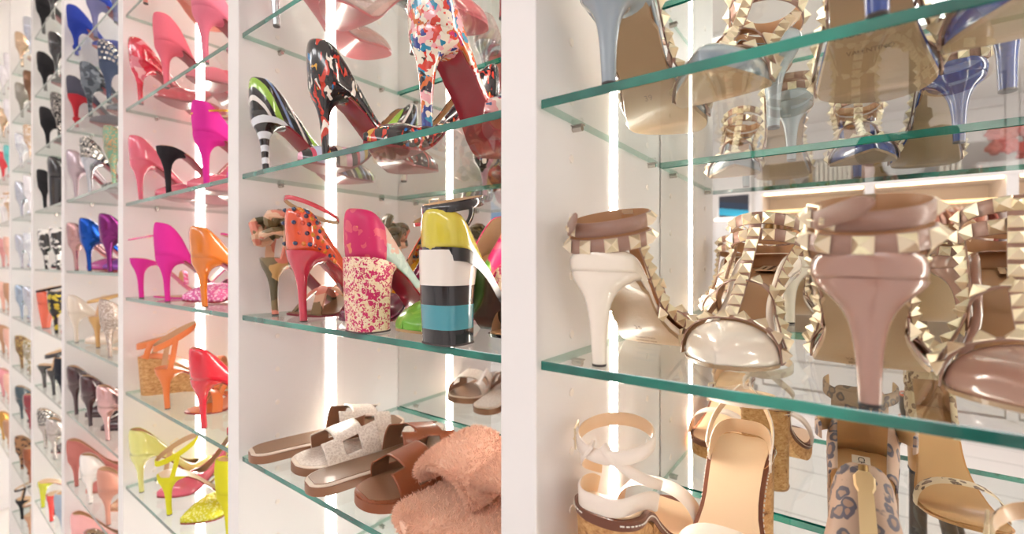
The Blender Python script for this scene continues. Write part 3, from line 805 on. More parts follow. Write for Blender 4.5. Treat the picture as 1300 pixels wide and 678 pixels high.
# floor of large pale tiles with thin dark joints
m, N, L_, b_ = nm('floor_tiles'); tc = N.new('ShaderNodeTexCoord'); br = N.new('ShaderNodeTexBrick')
br.inputs['Scale'].default_value = 1; br.inputs['Brick Width'].default_value = 1.2; br.inputs['Row Height'].default_value = .3; br.inputs['Mortar Size'].default_value = .004
br.inputs['Color1'].default_value = srgb('ece7e3'); br.inputs['Color2'].default_value = srgb('e4dfdc'); br.inputs['Mortar'].default_value = srgb('8f8884')
L_.new(tc.outputs['Object'], br.inputs['Vector']); L_.new(br.outputs[0], b_.inputs['Base Color']); b_.inputs['Roughness'].default_value = .25
struct('floor', (RX0-.1, RX1+.1, RY0-.1, .68, -.1, 0), m)
for i, x in enumerate((-2.7, -1.1, 0.5, 1.7)):
    t = thing('ceiling_light', ['flat white ceiling light nearest the far left wall', 'flat white ceiling light second from the far left wall', 'flat white ceiling light second from the right wall',
              'flat white ceiling light nearest the right wall'][i], 'ceiling light', (x, -2.0, 2.665), 0, 'flat lights on the ceiling')
    boxobj('frame', (-.62, .62, -.27, .27, .012, .034), WHITE, t, .002); boxobj('diffuser', (-.59, .59, -.24, .24, .006, .013), emit('fff6ee', 3), t, .001)

# ------------------------------------------------------------ the shelving wall
BN = {0: 'bay at the right end', 1: 'nearest bay of nude studded heels', 2: 'bay of patterned pumps and slides', 3: 'bay of pink, orange and yellow heels', 4: 'bay of blue, silver and burgundy heels',
      5: 'bay of black heels', 6: 'bay of silver heels', 7: 'last bay at the left end'}
LEDM = emit('fff3e6', LED); SLV = plain('d8d2cc', .4)
edges_x = [(.303, .340, 0, 1), (-.245, -.208, 1, 2), (-.793, -.756, 2, 3), (-1.384, -1.347, 3, 4), (-1.986, -1.949, 4, 5), (-2.511, -2.474, 5, 6), (-3.057, -3.020, 6, 7), (-3.607, -3.570, 7, 8)]
for x0, x1, r, l in edges_x:
    lab = 'white upright divider between the %s and the %s' % (BN[r], BN[l]) if 0 < r and l < 8 else ('white upright divider closing the nearest bay on the right' if r == 0 else 'white upright divider closing the shelving at its left end')
    lab = lab.replace('bay of ', '').replace('nearest nude', 'nude').replace('white upright ', 'white ')
    t = thing('divider_panel', lab, 'divider panel', (x0, FY-.003, 0), 0, 'white uprights between the bays')
    W_ = x1-x0; bm = bmesh.new(); box(bm, 0, W_, 0, MY-FY+.04, 0, 2.62, bev=.0012); obj('panel', bm, WHITE, t, smooth=False)
    for xa, xb in ((-.0008, .0006), (W_-.0006, W_+.0008)):
        boxobj('led_strip', (xa, xb, .147, .166, .02, 2.58), LEDM, t, 0)
    # rows of small white pin sockets on the inner faces
    for side_, xx in ((-1, 0), (1, W_)):
        if (side_ < 0 and l == 8): continue
        bm = bmesh.new(); bb = l if side_ < 0 else r
        for k in range(40):
            for yy in (.060, .262):
                z = .14 + k*.0546
                if bb in (1, 2, 3) or k % 2 == 0:
                    rr = [[(xx+side_*h, yy+.0042*q*math.cos(2*PI*a/8), z+.0042*q*math.sin(2*PI*a/8)) for a in range(8)] for h, q in ((-.0004, 1), (.0010, .9), (.0012, .5))]
                    rings(bm, rr)
        o = obj('pin_socket', bm, plain('f6efe9', .35), t); o['kind'] = 'stuff'
MIR = plain('f3f2f0', .0, 1); m = MIR; m.node_tree.nodes['Principled BSDF'].inputs['Base Color'].default_value = (.90, .90, .88, 1)
BACK = plain('5e5650', .6)
shelf_desc = {
 (1, 2): 'just above the grey and blue studded heels', (1, 3): 'under the grey and blue studded heels', (1, 4): 'under the white and nude studded heels', (1, 5): 'under the cork sandals', (1, 6): 'below the cork sandals', (1, 1): 'second above the blue heels', (1, 7): 'second below the cork sandals',
 (2, 1): 'above the see-through pumps', (2, 2): 'under the see-through pumps', (2, 3): 'under the striped and graffiti pumps', (2, 4): 'under the knotted and block heels', (2, 5): 'under the brown slides', (2, 6): 'below the fur slippers', (2, 7): 'second below the fur slippers'}
generic = {3: {1: 'under the coral heels', 2: 'under the red marbled pump', 3: 'under the black and magenta pumps', 4: 'under the magenta slingback', 5: 'under the orange sandals', 6: 'under the yellow heels', 7: 'below the yellow heels'},
 4: {1: 'under the royal blue heels', 2: 'under the charcoal pumps', 3: 'under the silver studded heels', 4: 'under the metallic blue pump', 5: 'under the cream pumps', 6: 'under the burgundy pumps', 7: 'under the rose and white heels', 8: 'under the pale pink pump'},
 5: {0: 'under the topmost black pumps', 1: 'under the second black pair from the top', 2: 'under the crystal trimmed black pump', 3: 'under the black bootie', 4: 'under the black and white spotted heels', 5: 'under the coral cone heel', 6: 'under the slim black strap sandals', 7: 'under the checked pump', 8: 'under the yellow and red heels'},
 6: {0: 'under the champagne heels', 1: 'under the pewter heels', 2: 'under the crystal heels', 3: 'under the silver booties', 4: 'under the clear silver pumps', 5: 'under the icy blue heels', 6: 'under the bronze studded heels', 7: 'under the maroon and teal heels', 8: 'under the brown leopard heels', 9: 'under the black open sandals'},
 7: {0: 'under the white heels', 1: 'under the cream heels', 2: 'under the red and aqua pump', 3: 'under the white strap sandals', 4: 'under the rosy heels', 5: 'under the blush heels', 6: 'under the tan heels', 7: 'under the pink heels', 8: 'under the gold heels'}}
for b in range(1, 8):
    x0, x1 = XL[b], XR[b]
    t = thing('mirror_panel', 'tall mirror lining the back of the ' + BN[b], 'mirror', ((x0+x1)/2, MY, 0), 0, 'mirrors behind the shelves'); hw_ = (x1-x0)/2
    boxobj('mirror_glass', (-hw_+.0012, hw_-.0012, 0, .005, .02, 2.6), MIR, t, 0); boxobj('backing_board', (-hw_, hw_, .006, .016, 0, 2.62), BACK, t, 0)
    for lv in range(0, 10):
        d = shelf_desc.get((b, lv)) if b < 3 else generic[b].get(lv)
        if not d: continue
        z = zs(b, lv)
        lab = 'clear green-edged glass shelf %s in the %s' % (d, {1: 'nearest bay', 2: 'second bay', 3: 'pink and orange bay', 4: 'blue and burgundy bay', 5: 'black bay', 6: 'silver bay', 7: 'leftmost bay'}[b])
        t = thing('glass_shelf', lab, 'shelf', (x0, FY+.002, z), 0, 'glass shelves in the shoe wall'); ww = x1-x0
        bm = bmesh.new(); box(bm, .0015, ww-.0015, 0, MY-FY-.0045, 0, GT, bev=.0009)
        bm.normal_update()
        for f in bm.faces: f.material_index = 0 if abs(f.normal.z) > .9 else (2 if abs(f.normal.x) > .5 else 1)
        obj('glass_plate', bm, [GLASS, EDGE, SIDE], t, smooth=False)
        for xa in (0, ww):
            for yy in (.058, .260):
                bm = bmesh.new(); dd = 1 if xa == 0 else -1
                tube(bm, [(xa+dd*.0003, yy, -.0034), (xa+dd*.010, yy, -.0034)], .003, 8); box(bm, min(xa, xa+dd*.011), max(xa, xa+dd*.011), yy-.004, yy+.004, -.0012, -.0001)
                obj('shelf_pin', bm, STEEL, t)

# ------------------------------------------------------------ shoes on the shelves
KICK = plain('96102a', .3, 0, .6); PINKS = plain('d9707a', .3, 0, .5)
GR = {1: 'designer heels in the nearest bay', 2: 'shoes in the bay of patterned pumps', 3: 'pink, orange and yellow heels', 4: 'blue, silver, burgundy and rose heels', 5: 'black and bold heels', 6: 'silver and clear heels', 7: 'pale heels in the leftmost bay'}
def at(b, lv, dx, dy, face, da=0, L=.2):
    """heel facing out: the given point is under the heel tip; toe facing out: under the toe"""
    z = zs(b, lv) + GT + .0002; a = (PI/2 if face == 'H' else -PI/2) + math.radians(da)
    if face == 'H': px, py = XL[b]+dx, FY+dy; k = .020
    else: px, py = XL[b]+dx, FY+dy; k = L
    return (px-math.cos(a)*k, py-math.sin(a)*k, z), a
# nearest bay
whp = patent('f3e8da'); nup = patent('a98274'); grp = patent('95a2ac'); blp = patent('2c4c98')
n_ins = leather('b0845c'); strp = leather('957264')
marks = [('35', .008, .47), ('VALENTINO', .0042, .53), ('GARAVANI', .0042, .56), ('MADE IN ITALY', .0036, .59)]
def rs(lab, lv, dx, dy, face, da, side, cap, le=strp, H=.075, txt=None):
    loc, a = at(1, lv, dx, dy, face, da, .205); return rockstud(lab, loc, a, side, cap, le, n_ins, GR[1], H, txt=txt)
rs('white patent heel with gold pyramid studs, heel turned out, beside the left divider', 4, .050, .018, 'H', -4, 1, whp, txt=marks)
rs('white patent studded heel with its toe pointing out over the glass', 4, .127, .034, 'T', -6, -1, whp)
rs('nude patent heel with gold pyramid studs, its tall heel turned out', 4, .219, .018, 'H', -3, 1, nup, H=.073, txt=marks)
rs('nude patent studded heel with its toe pointing out at the right edge', 4, .290, .018, 'T', -8, -1, nup)
rs('grey patent studded heel turned out on the upper shelf by the divider', 3, .060, .014, 'H', -3, 1, grp, H=.078, txt=[('39', .008, .5)])
rs('grey patent studded heel with its pointed toe out on the upper shelf', 3, .118, .026, 'T', -9, -1, grp, H=.078)
rs('blue patent studded heel turned out on the upper shelf', 3, .222, .012, 'H', -3, 1, blp, H=.078, txt=[('MADE IN ITALY', .006, .45), ('VALENTINO', .005, .5)])
rs('blue patent studded heel with its toe out at the upper right', 3, .292, .020, 'T', -6, -1, blp, H=.078)
loc, a = at(1, 5, .049, .034, 'H', 0); cork_sandal('white ankle strap sandal on cork, heel turned out beside the left divider', loc, a, 1, GR[1], H=.098, heelk='wedge')
loc, a = at(1, 5, .128, .052, 'T', 3); cork_sandal('white ankle strap sandal on cork with its insole facing out', loc, a, -1, GR[1], H=.105, heelk='block')
loc, a = at(1, 5, .228, .055, 'T', 2); leopard_mule('grey leopard print platform sandal with a gold zip puller', loc, a, -1, GR[1])
lpf = spots('leopard_tan', 'd9c6a8', '6b5547', '8b6f55', 110, .5)
loc, a = at(1, 5, .305, .050, 'H', -6); shoe('leopard_sandal', 'tan leopard print sandal with a ring strap at the lower right corner', loc, a, GR[1], lpf, H=.088, side=1, style='counter', heelk='block', heelm=leather('c79258'),
     solem=leather('c79258'), ins=leather('d2a673'), lining=leather('d9b48e'), ankle=(.05, .011), strapm=lpf, toe='round')

# second bay
stripe = bands('zebra', [('141216', 3), ('f0ece8', 1.2), ('141216', 2), ('a8d852', 3.2), ('141216', 2.4), ('8fa8d8', 1.4)], (.8, .25, .45), .034)
stripe2 = bands('zebra_toe', [('141216', 2), ('f3b7cf', 2), ('f2ead8', 2), ('141216', 2), ('ecd65a', 1.4), ('ccd6f0', 2), ('d8456c', 1)], (1, .1, 0), .062)
graf = multi('graffiti', [('14121a', 11), ('d8402c', 3), ('f4efe6', 1.2), ('14121a', 4), ('2878b8', 1), ('e8b24a', 1), ('14121a', 3)], 125, .06, 60, stretch=(1, 1, .5))
popm = multi('pop', [('3c4f9c', 2), ('e8402c', 3), ('f3b0b8', 3), ('f2ead8', 4), ('2a9ac0', 1.6), ('2a2030', 1.4), ('e87a3c', 2), ('f2ead8', 2), ('d8306c', 1)], 92, .05, 70)
popr = multi('pop_roses', [('efe8dc', 5), ('d83a3a', 3), ('2a2030', 1), ('e8a8a8', 2), ('efe8dc', 3), ('4a78a8', 1)], 80, .05, 60)
B2 = GR[2]
def s2(kind, lab, lv, dx, dy, face, da, up, b=2, **k):
    loc, a = at(b, lv, dx, dy, face, da, k.get('L', .2)); k.setdefault('side', 1 if face == 'H' else -1)
    return shoe(kind, lab, loc, a, GR[b], up, **k)
s2('stiletto_pump', 'pump with green, black and white stripes, heel turned out, left on its shelf', 3, .055, .012, 'H', -6, stripe, H=.078, solem=KICK, heelm=bands('zh', [('141216', 1), ('e8eef6', 1)], (0, .3, 1), .018))
s2('stiletto_pump', 'striped pump in pink, yellow and black with its toe out', 3, .128, .020, 'T', -6, stripe2, H=.078, solem=KICK, split=stripe)
s2('stiletto_pump', 'black pump with red and white graffiti print, heel turned out', 3, .214, .012, 'H', -6, graf, H=.088, solem=KICK, heelm=graf, ins=plain('e0b070', .5))
s2('stiletto_pump', 'black graffiti pump with a blue patch, its toe out', 3, .288, .014, 'T', -14, graf, H=.094, solem=KICK, ins=plain('e0b070', .5))
s2('stiletto_pump', 'large pump with colourful comic print and red sole, heel turned out', 3, .408, .012, 'H', 0, popr, H=.100, solem=KICK, heelm=popm, split=popm, ins=plain('e0b070', .5), W=1.05, heelk='thick')
s2('stiletto_pump', 'white pump with red roses, toe out against the right divider', 3, .472, .018, 'T', 0, popr, H=.100, solem=KICK, ins=plain('e0b070', .5))
clr = clearm('f2e6e4', .72)
s2('clear_pump', 'see-through pump with a thin silver heel and pink sole', 2, .062, .024, 'H', -16, clr, H=.095, solem=PINKS, heelm=metallic('c8ccd4', .15), ins=plain('d98a80', .5), lining=clr, toe='almond')
s2('clear_pump', 'see-through pump with silver trim, toe out on the upper shelf', 2, .170, .030, 'T', 4, clr, H=.095, solem=PINKS, heelm=metallic('c8ccd4', .15), ins=plain('d98a80', .5), lining=clr, toe='almond')
s2('stiletto_pump', 'blush pink pump with white heel on the upper shelf', 2, .270, .055, 'H', -8, patent('d87a80'), H=.095, solem=PINKS, heelm=patent('f0ece8'), toe='almond')
s2('stiletto_pump', 'dusky rose pump with toe out on the upper shelf', 2, .350, .030, 'T', 0, patent('b86068'), H=.095, solem=PINKS, toe='almond')
s2('stiletto_pump', 'pale mauve pump at the right of the upper shelf', 2, .440, .05, 'H', 0, patent('c89aa0'), H=.09, solem=PINKS, toe='almond')
camo = multi('camo', [('e8917c', 3), ('5a5238', 2), ('d8b070', 2), ('7a6a48', 2), ('f0c8a8', 1)], 42, .04, 30, .4, .3)
loc, a = at(2, 4, .046, .030, 'H', -3); knot_sandal('salmon and olive sandal with knotted cloth, heel turned out', loc, a, 1, B2, camo, plain('8c3040', .4))
loc, a = at(2, 4, .100, .020, 'T', -3); knot_sandal('salmon and olive sandal with a bow knot, its toe out', loc, a, -1, B2, camo, plain('8c3040', .4))
crimson = patent('d83a54'); orr = patent('f0603c')
yw = patent('edb02c'); plum = patent('6e1c3c')
s2('studded_pump', 'crimson stiletto with navy and orange studs on its orange back', 4, .156, .014, 'H', -3, yw, H=.098, solem=plain('b8283e', .25, 0, 1), heelm=crimson, split=orr, deco='dots', ankle=(.056, .006), tilt=-.4, strapm=patent('e04858'), style='dorsay', hw=1.2)
s2('studded_pump', 'plum peep toe pump with yellow edge and studded orange back', 4, .216, .030, 'T', -3, plum, H=.098, solem=plum, heelm=crimson, split=orr, deco='dots', ankle=(.056, .006), tilt=-.4, strapm=patent('e04858'), style='dorsay', toe='almond', ins=yw)
broc = multi('brocade_pink', [('d8246c', 5), ('e86078', 2), ('f09070', 1)], 55, .05, 60, .45, .1)
brheel = multi('brocade_heel', [('d8246c', 3), ('efdcc0', 4), ('e8cfa8', 2), ('d8246c', 1)], 260, .02, 200, .4, .1)
brblue = multi('brocade_blue', [('b8cfc8', 5), ('d8b8a8', 2), ('c8dcd4', 3)], 70, .04, 60, .45, .1)
s2('block_heel_pump', 'pump with a pink and gold brocade block heel and pale blue side', 4, .296, .012, 'H', -3, brblue, H=.088, solem=KICK, heelm=brheel, split=broc, sp=.17, heelk='block', ins=plain('e0b070', .5), toe='round')
s2('block_heel_pump', 'pump with a bright green dotted toe pointing out', 4, .357, .014, 'T', -3, multi('greens', [('7cc23c', 5), ('94d04c', 1)], 160, 0, 10, .35, .5), H=.094, solem=plain('c8a070', .5), heelm=brheel, split=broc, heelk='block', ins=plain('e0b070', .5), toe='round')
colorb = bands('colorblock', [('17141a', 1.6), ('4aa3b4', 2.4), ('17141a', 1.8), ('f0e8e0', 5.2), ('17141a', 30)], (0, 0, 1), .41, off=-50)
s2('block_heel_sandal', 'yellow and white block heel with black and blue bands, heel turned out', 4, .428, .012, 'H', 0, patent('e8d84c'), H=.094, solem=KICK, heelm=colorb, style='counter', heelk='block', ankle=(.0475, .010), strapm=BLACK, toe='round', tscale=.8, deco='rim')
s2('block_heel_sandal', 'black banded sandal with tan insole, toe out by the right divider', 4, .473, .045, 'T', 0, patent('e8d84c'), H=.094, solem=BLACK, heelm=colorb, style='counter', heelk='block', ankle=(.0475, .010), strapm=BLACK, toe='round', ins=leather('dba878'))
snake = spots('snake_white', 'f2e8dc', 'd8cabd', 'eadfd2', 300, .4, (.34, .46), .3); brn = leather('9c5632'); eb = leather('98694c'); insb = leather('8a6a50')
def sl(lab, dx, dy, face, da, side, *mm):
    loc, a = at(2, 5, dx, dy, face, da, .245); slide(lab, loc, a, side, *mm)
sl('white woven slide sandal, heel end out, leftmost on its shelf', .040, .016, 'H', -15, 1, snake, leather('a5785c'), insb, eb, B2, leather('ecdccb'))
sl('white snake print slide sandal with its toe out', .120, .016, 'T', -15, -1, snake, leather('a5785c'), snake, eb, B2, leather('ecdccb'))
sl('tan brown slide sandal with its pale heel end out', .198, .016, 'H', -13, 1, brn, leather('7d5a42'), insb, eb, B2, leather('ecdccb'))
sl('tan brown slide sandal with its toe out, beside the fur slippers', .276, .014, 'T', -12, -1, brn, leather('7d5a42'), leather('a5785a'), brn, B2)
furm = plain('f8cdb4', .9, 0, 0)
loc, a = at(2, 5, .368, .010, 'T', -6, .25); fur_slide('peach fur slipper with its toe out', loc, a, -1, B2, furm)
loc, a = at(2, 5, .456, .016, 'T', 0, .25); fur_slide('peach fur slipper against the right divider', loc, a, 1, B2, furm)

# pink, orange and yellow bay
def q(b, lab, lv, dx, dy, face, up, da=0, kind='stiletto_pump', **k):
    k.setdefault('lo', b > 3); k.setdefault('solem', KICK)
    s2(kind, lab, lv, dx, dy, face, da + -6, up, b=b, **k)
marb = multi('marbled_red', [('d8203c', 5), ('f090a0', 1), ('e83c58', 4), ('f8c0c4', 1)], 36, .09, 30)
mag = suede('e830a8'); orp = patent('f08a30')
q(3, 'coral pump with glitter on the top shelf, heel turned out', 1, .09, .015, 'H', patent('e8705c'), solem=plain('e07058', .5), H=.09)
q(3, 'pale glitter pump with salmon sole, toe out on the top shelf', 1, .19, .03, 'T', glitter('f0d0c0'), solem=plain('e07058', .5))
q(3, 'salmon pink pump at the middle of the top shelf', 1, .32, .03, 'H', patent('f0908c'), solem=plain('e07058', .5))
q(3, 'red pump with pink marbling, heel turned out by the left divider', 2, .062, .014, 'H', marb, H=.09)
q(3, 'red pump with pink marbling, its toe out', 2, .125, .02, 'T', marb, H=.09)
q(3, 'pink suede dorsay pump with dark red sole on the marbled pump shelf', 2, .225, .014, 'H', suede('f0788c'), H=.09, style='dorsay')
q(3, 'pink suede dorsay pump with its toe out behind the light strip', 2, .305, .02, 'T', suede('f0788c'), H=.09, style='dorsay')
q(3, 'tall blush pink pump with dark red sole beside the right divider', 2, .420, .014, 'H', suede('f088a0'), H=.095)
q(3, 'mauve pink pump with its toe out against the right divider', 2, .488, .02, 'T', suede('e888b0'), H=.095)
q(3, 'rose pink patent pump, leftmost on the shelf with the black pump', 3, .062, .014, 'H', patent('ee6e88'), H=.09)
q(3, 'rose pink patent pump with its toe out next to the black pump', 3, .140, .018, 'T', patent('ee6e88'), H=.09)
q(3, 'black suede pump with a gold knot on its strap', 3, .236, .014, 'H', suede('17131a'), H=.095, style='sandal', strapm=metallic('e8b050'))
q(3, 'black suede sandal with gold straps, its pink toe out', 3, .325, .016, 'T', patent('ee6e88'), H=.095)
q(3, 'tall magenta suede pump with gold ankle strap', 3, .424, .014, 'H', mag, H=.092, ankle=(.04, .004), strapm=metallic('e8b050'))
q(3, 'magenta suede pump with its toe out against the right divider', 3, .490, .02, 'T', mag, H=.095)
q(3, 'magenta slingback with a glittery ankle strap, leftmost on its shelf', 4, .066, .014, 'H', mag, H=.09, style='none', ankle=(.050, .004), strapm=glitter('f060a0', 'ffd0e0'), solem=plain('e878a0', .4), deco='band')
q(3, 'magenta slingback with its flat toe out', 4, .130, .018, 'T', mag, H=.09, style='none', solem=mag, ankle=(.05, .004))
q(3, 'magenta suede dorsay pump with a peaked heel back', 4, .230, .014, 'H', mag, H=.095, style='dorsay', tscale=1.15)
q(3, 'pink glitter pump with its toe out', 4, .300, .016, 'T', glitter('f07ab8', 'ffd8ec'), H=.095)
q(3, 'orange patent pump with red sole beside the right divider', 4, .415, .014, 'H', orp, H=.09, W=1.04)
q(3, 'orange patent pump with its toe out against the right divider', 4, .486, .03, 'T', orp, H=.09)
cor = cork(); ors = leather('f08848')
q(3, 'orange sandal on a thick cork platform wedge', 5, .060, .030, 'H', ors, -24, 'wedge_sandal', H=.085, P=.034, heelk='wedge', heelm=cor, style='sandal', ankle=(.032, .014), deco='cross', toe='round', solem=cor, ins=ors, W=1.12, L=.21)
q(3, 'orange strap sandal with a slim heel turned out', 5, .228, .014, 'H', ors, 0, 'heeled_sandal', H=.085, style='sandal', tilt=.6, ankle=(.062, .012), ins=ors, solem=plain('a03c48', .4), deco='cross')
q(3, 'orange strap sandal with its toe out', 5, .300, .020, 'T', ors, -2, 'heeled_sandal', H=.085, style='sandal', tilt=.6, ankle=(.06, .012), ins=ors, deco='cross', toe='almond')
q(3, 'bright red patent pump with a tall heel turned out', 5, .412, .014, 'H', patent('ee2c44'), H=.092, W=1.05)
q(3, 'bright red patent pump with its toe out against the right divider', 5, .490, .02, 'T', patent('ee2c44'), H=.09)
yel = patent('ecec5c'); yel2 = suede('ece82c')
q(3, 'pale yellow patent pump with pink sole, heel turned out', 6, .066, .014, 'H', patent('eeee90'), H=.09)
q(3, 'pump with a coral pink patent toe pointing out', 6, .130, .024, 'T', patent('ee6e88'), -4, H=.09, split=patent('eeee90'))
q(3, 'neon yellow strap sandal with a pink sole, heel turned out', 6, .226, .018, 'H', yel2, 0, 'heeled_sandal', H=.085, style='sandal', tilt=.5, ankle=(.045, .011), deco='cross', ins=leather('f0dcc0'))
q(3, 'neon yellow sandal with a glitter toe pointing out', 6, .290, .016, 'T', glitter('e8e440', 'ffffa0'), H=.085)
q(3, 'lime yellow suede dorsay pump beside the right divider', 6, .400, .060, 'H', yel2, H=.085, style='dorsay', tscale=1.1)
q(3, 'lime yellow mule with gold edge, toe out against the right divider', 6, .470, .02, 'T', yel2, H=.085, style='peep', toe='almond')
# blue, silver, burgundy and rose bay
blu = suede('2440a8'); char = suede('4c4c5c'); den = multi('denim_smoke', [('3c4450', 3), ('6c7480', 2), ('23262f', 2)], 50, .1, 30, .5, .1)
stw = glitter('e4dcd8', 'ffffff')
q(4, 'royal blue suede pump with a ball on its heel', 1, .062, .014, 'H', blu, H=.09, deco='heelball', tipm=blu, solem=plain('c06858', .4))
q(4, 'royal blue suede pump with its toe out on the top shelf', 1, .16, .03, 'T', blu, solem=plain('c06858', .4))
q(4, 'royal blue suede sandal with grey violet heel', 1, .25, .02, 'H', blu, 0, 'heeled_sandal', style='dorsay', H=.10, heelm=suede('7474a0'), W=1.1)
q(4, 'slate violet pump at the right of the royal blue heels', 1, .40, .03, 'H', suede('6c6c90'), H=.095)
q(4, 'charcoal suede pump with a red heel and red ball', 2, .062, .014, 'H', char, H=.095, heelm=suede('c02838'), deco='heelball', tipm=suede('c02838'))
q(4, 'charcoal suede pump with its toe out', 2, .13, .03, 'T', char, H=.09)
q(4, 'smoky denim pump with red sole', 2, .225, .014, 'H', den, H=.095)
q(4, 'smoky denim pump with its toe out', 2, .31, .03, 'T', den, H=.09)
q(4, 'grey pump with a crystal studded back beside the right divider', 2, .412, .014, 'H', suede('44506a'), H=.10, deco='studs')
q(4, 'salmon soled grey pump, toe out against the right divider', 2, .49, .03, 'T', suede('44506a'), H=.09)
q(4, 'silvery lilac patent pump, leftmost on the shelf of studded heels', 3, .062, .014, 'H', metallic('c0b0b8', .3), H=.09)
q(4, 'silver heel studded with dark and pale squares', 3, .225, .014, 'H', glitter('2c2a30', 'f0ece4'), H=.10, heelm=metallic('c8ccd4', .25), deco='studs', style='dorsay')
q(4, 'peep toe pump studded with dark and pale squares', 3, .31, .02, 'T', glitter('2c2a30', 'f0ece4'), H=.09, deco='studs', solem=metallic('c8ccd4', .25), toe='almond')
q(4, 'green and copper sequin pump beside the right divider', 3, .43, .02, 'H', glitter('7ca890', 'e8b080'), H=.10, W=1.1)
q(4, 'rose and green iridescent patent pump', 4, .062, .014, 'H', metallic('c09898', .25), H=.09, solem=plain('d08080', .4))
q(4, 'metallic blue patent pump with pink sole', 4, .215, .014, 'H', metallic('2458b8', .25), H=.095, solem=plain('d06878', .3), W=1.1)
q(4, 'shiny purple patent pump beside the right divider', 4, .420, .014, 'H', metallic('8c3880', .25), H=.095, W=1.1)
q(4, 'magenta patent pump with its long toe out', 4, .16, .018, 'T', patent('c8509c'), H=.09)
q(4, 'purple patent pump with its toe out', 4, .33, .018, 'T', metallic('8c50a0', .3), H=.09)
q(4, 'cream patent pump, leftmost on its shelf', 5, .062, .014, 'H', patent('e6d8c8'), H=.09, solem=plain('dcc0a8', .5))
q(4, 'cream patent pump with its toe out', 5, .14, .018, 'T', patent('ecdccc'), H=.09, solem=plain('dcc0a8', .5))
q(4, 'gold and cream strap sandal', 5, .225, .030, 'H', metallic('e0b880', .3), 0, 'heeled_sandal', style='sandal', ankle=(.05, .008), solem=plain('dcc0a8', .5))
q(4, 'beige strap sandal with its toe out', 5, .31, .03, 'T', leather('d8b098'), 0, 'heeled_sandal', style='sandal', ankle=(.05, .008), solem=plain('dcc0a8', .5))
q(4, 'taupe glitter pump beside the right divider', 5, .420, .014, 'H', glitter('b8a498', 'e8dcd4'), H=.095, W=1.05, solem=plain('dcc0a8', .5))
bur = patent('3c1420')
q(4, 'dark burgundy patent pump, leftmost on its shelf', 6, .062, .014, 'H', bur, H=.095, solem=bur)
q(4, 'dark burgundy patent pump with a bow, toe out', 6, .13, .02, 'T', bur, H=.09, deco='flatbow', solem=bur)
q(4, 'dark burgundy patent pump, second heel on its shelf', 6, .225, .014, 'H', bur, H=.09, solem=bur)
q(4, 'dark burgundy patent pump with its long toe out at the shelf edge', 6, .31, .018, 'T', bur, H=.09, solem=bur)
q(4, 'pinkish silver pump with a clear slim heel', 6, .400, .014, 'H', metallic('dcb4b4', .25), H=.09, W=1.1, solem=metallic('c8a8a0'))
q(4, 'nearly black pump against the right divider', 6, .49, .06, 'H', bur, H=.095, solem=bur)
rose = suede('d08078')
q(4, 'dusty rose pump, leftmost on its shelf', 7, .062, .014, 'H', rose, H=.09, solem=plain('d89888', .5))
q(4, 'dusty rose pump with its toe out', 7, .15, .018, 'T', rose, H=.09, solem=plain('d89888', .5))
q(4, 'white patent pump with a wine coloured sole', 7, .225, .014, 'H', patent('f4eeea'), H=.085, style='dorsay')
q(4, 'peach glitter pump with its toe out', 7, .33, .03, 'T', glitter('ecb090', 'ffd8b0'), H=.09, solem=plain('ecb090', .5))
q(4, 'tall rosy nude pump beside the right divider', 7, .405, .014, 'H', leather('e0a08c'), H=.095, W=1.15, solem=plain('d89888', .5))
q(4, 'gold toe pump against the right divider above the pale pink pump', 7, .49, .02, 'T', metallic('e0a050', .3), H=.09)
q(4, 'pale pink pump at the bottom of the bay', 8, .08, .02, 'H', suede('f4b8b8'), H=.09, solem=plain('eca8a0', .5))
q(4, 'rose pump with studs at the bottom of the bay', 8, .24, .02, 'H', leather('d88078'), H=.09, deco='studs', solem=plain('eca8a0', .5))
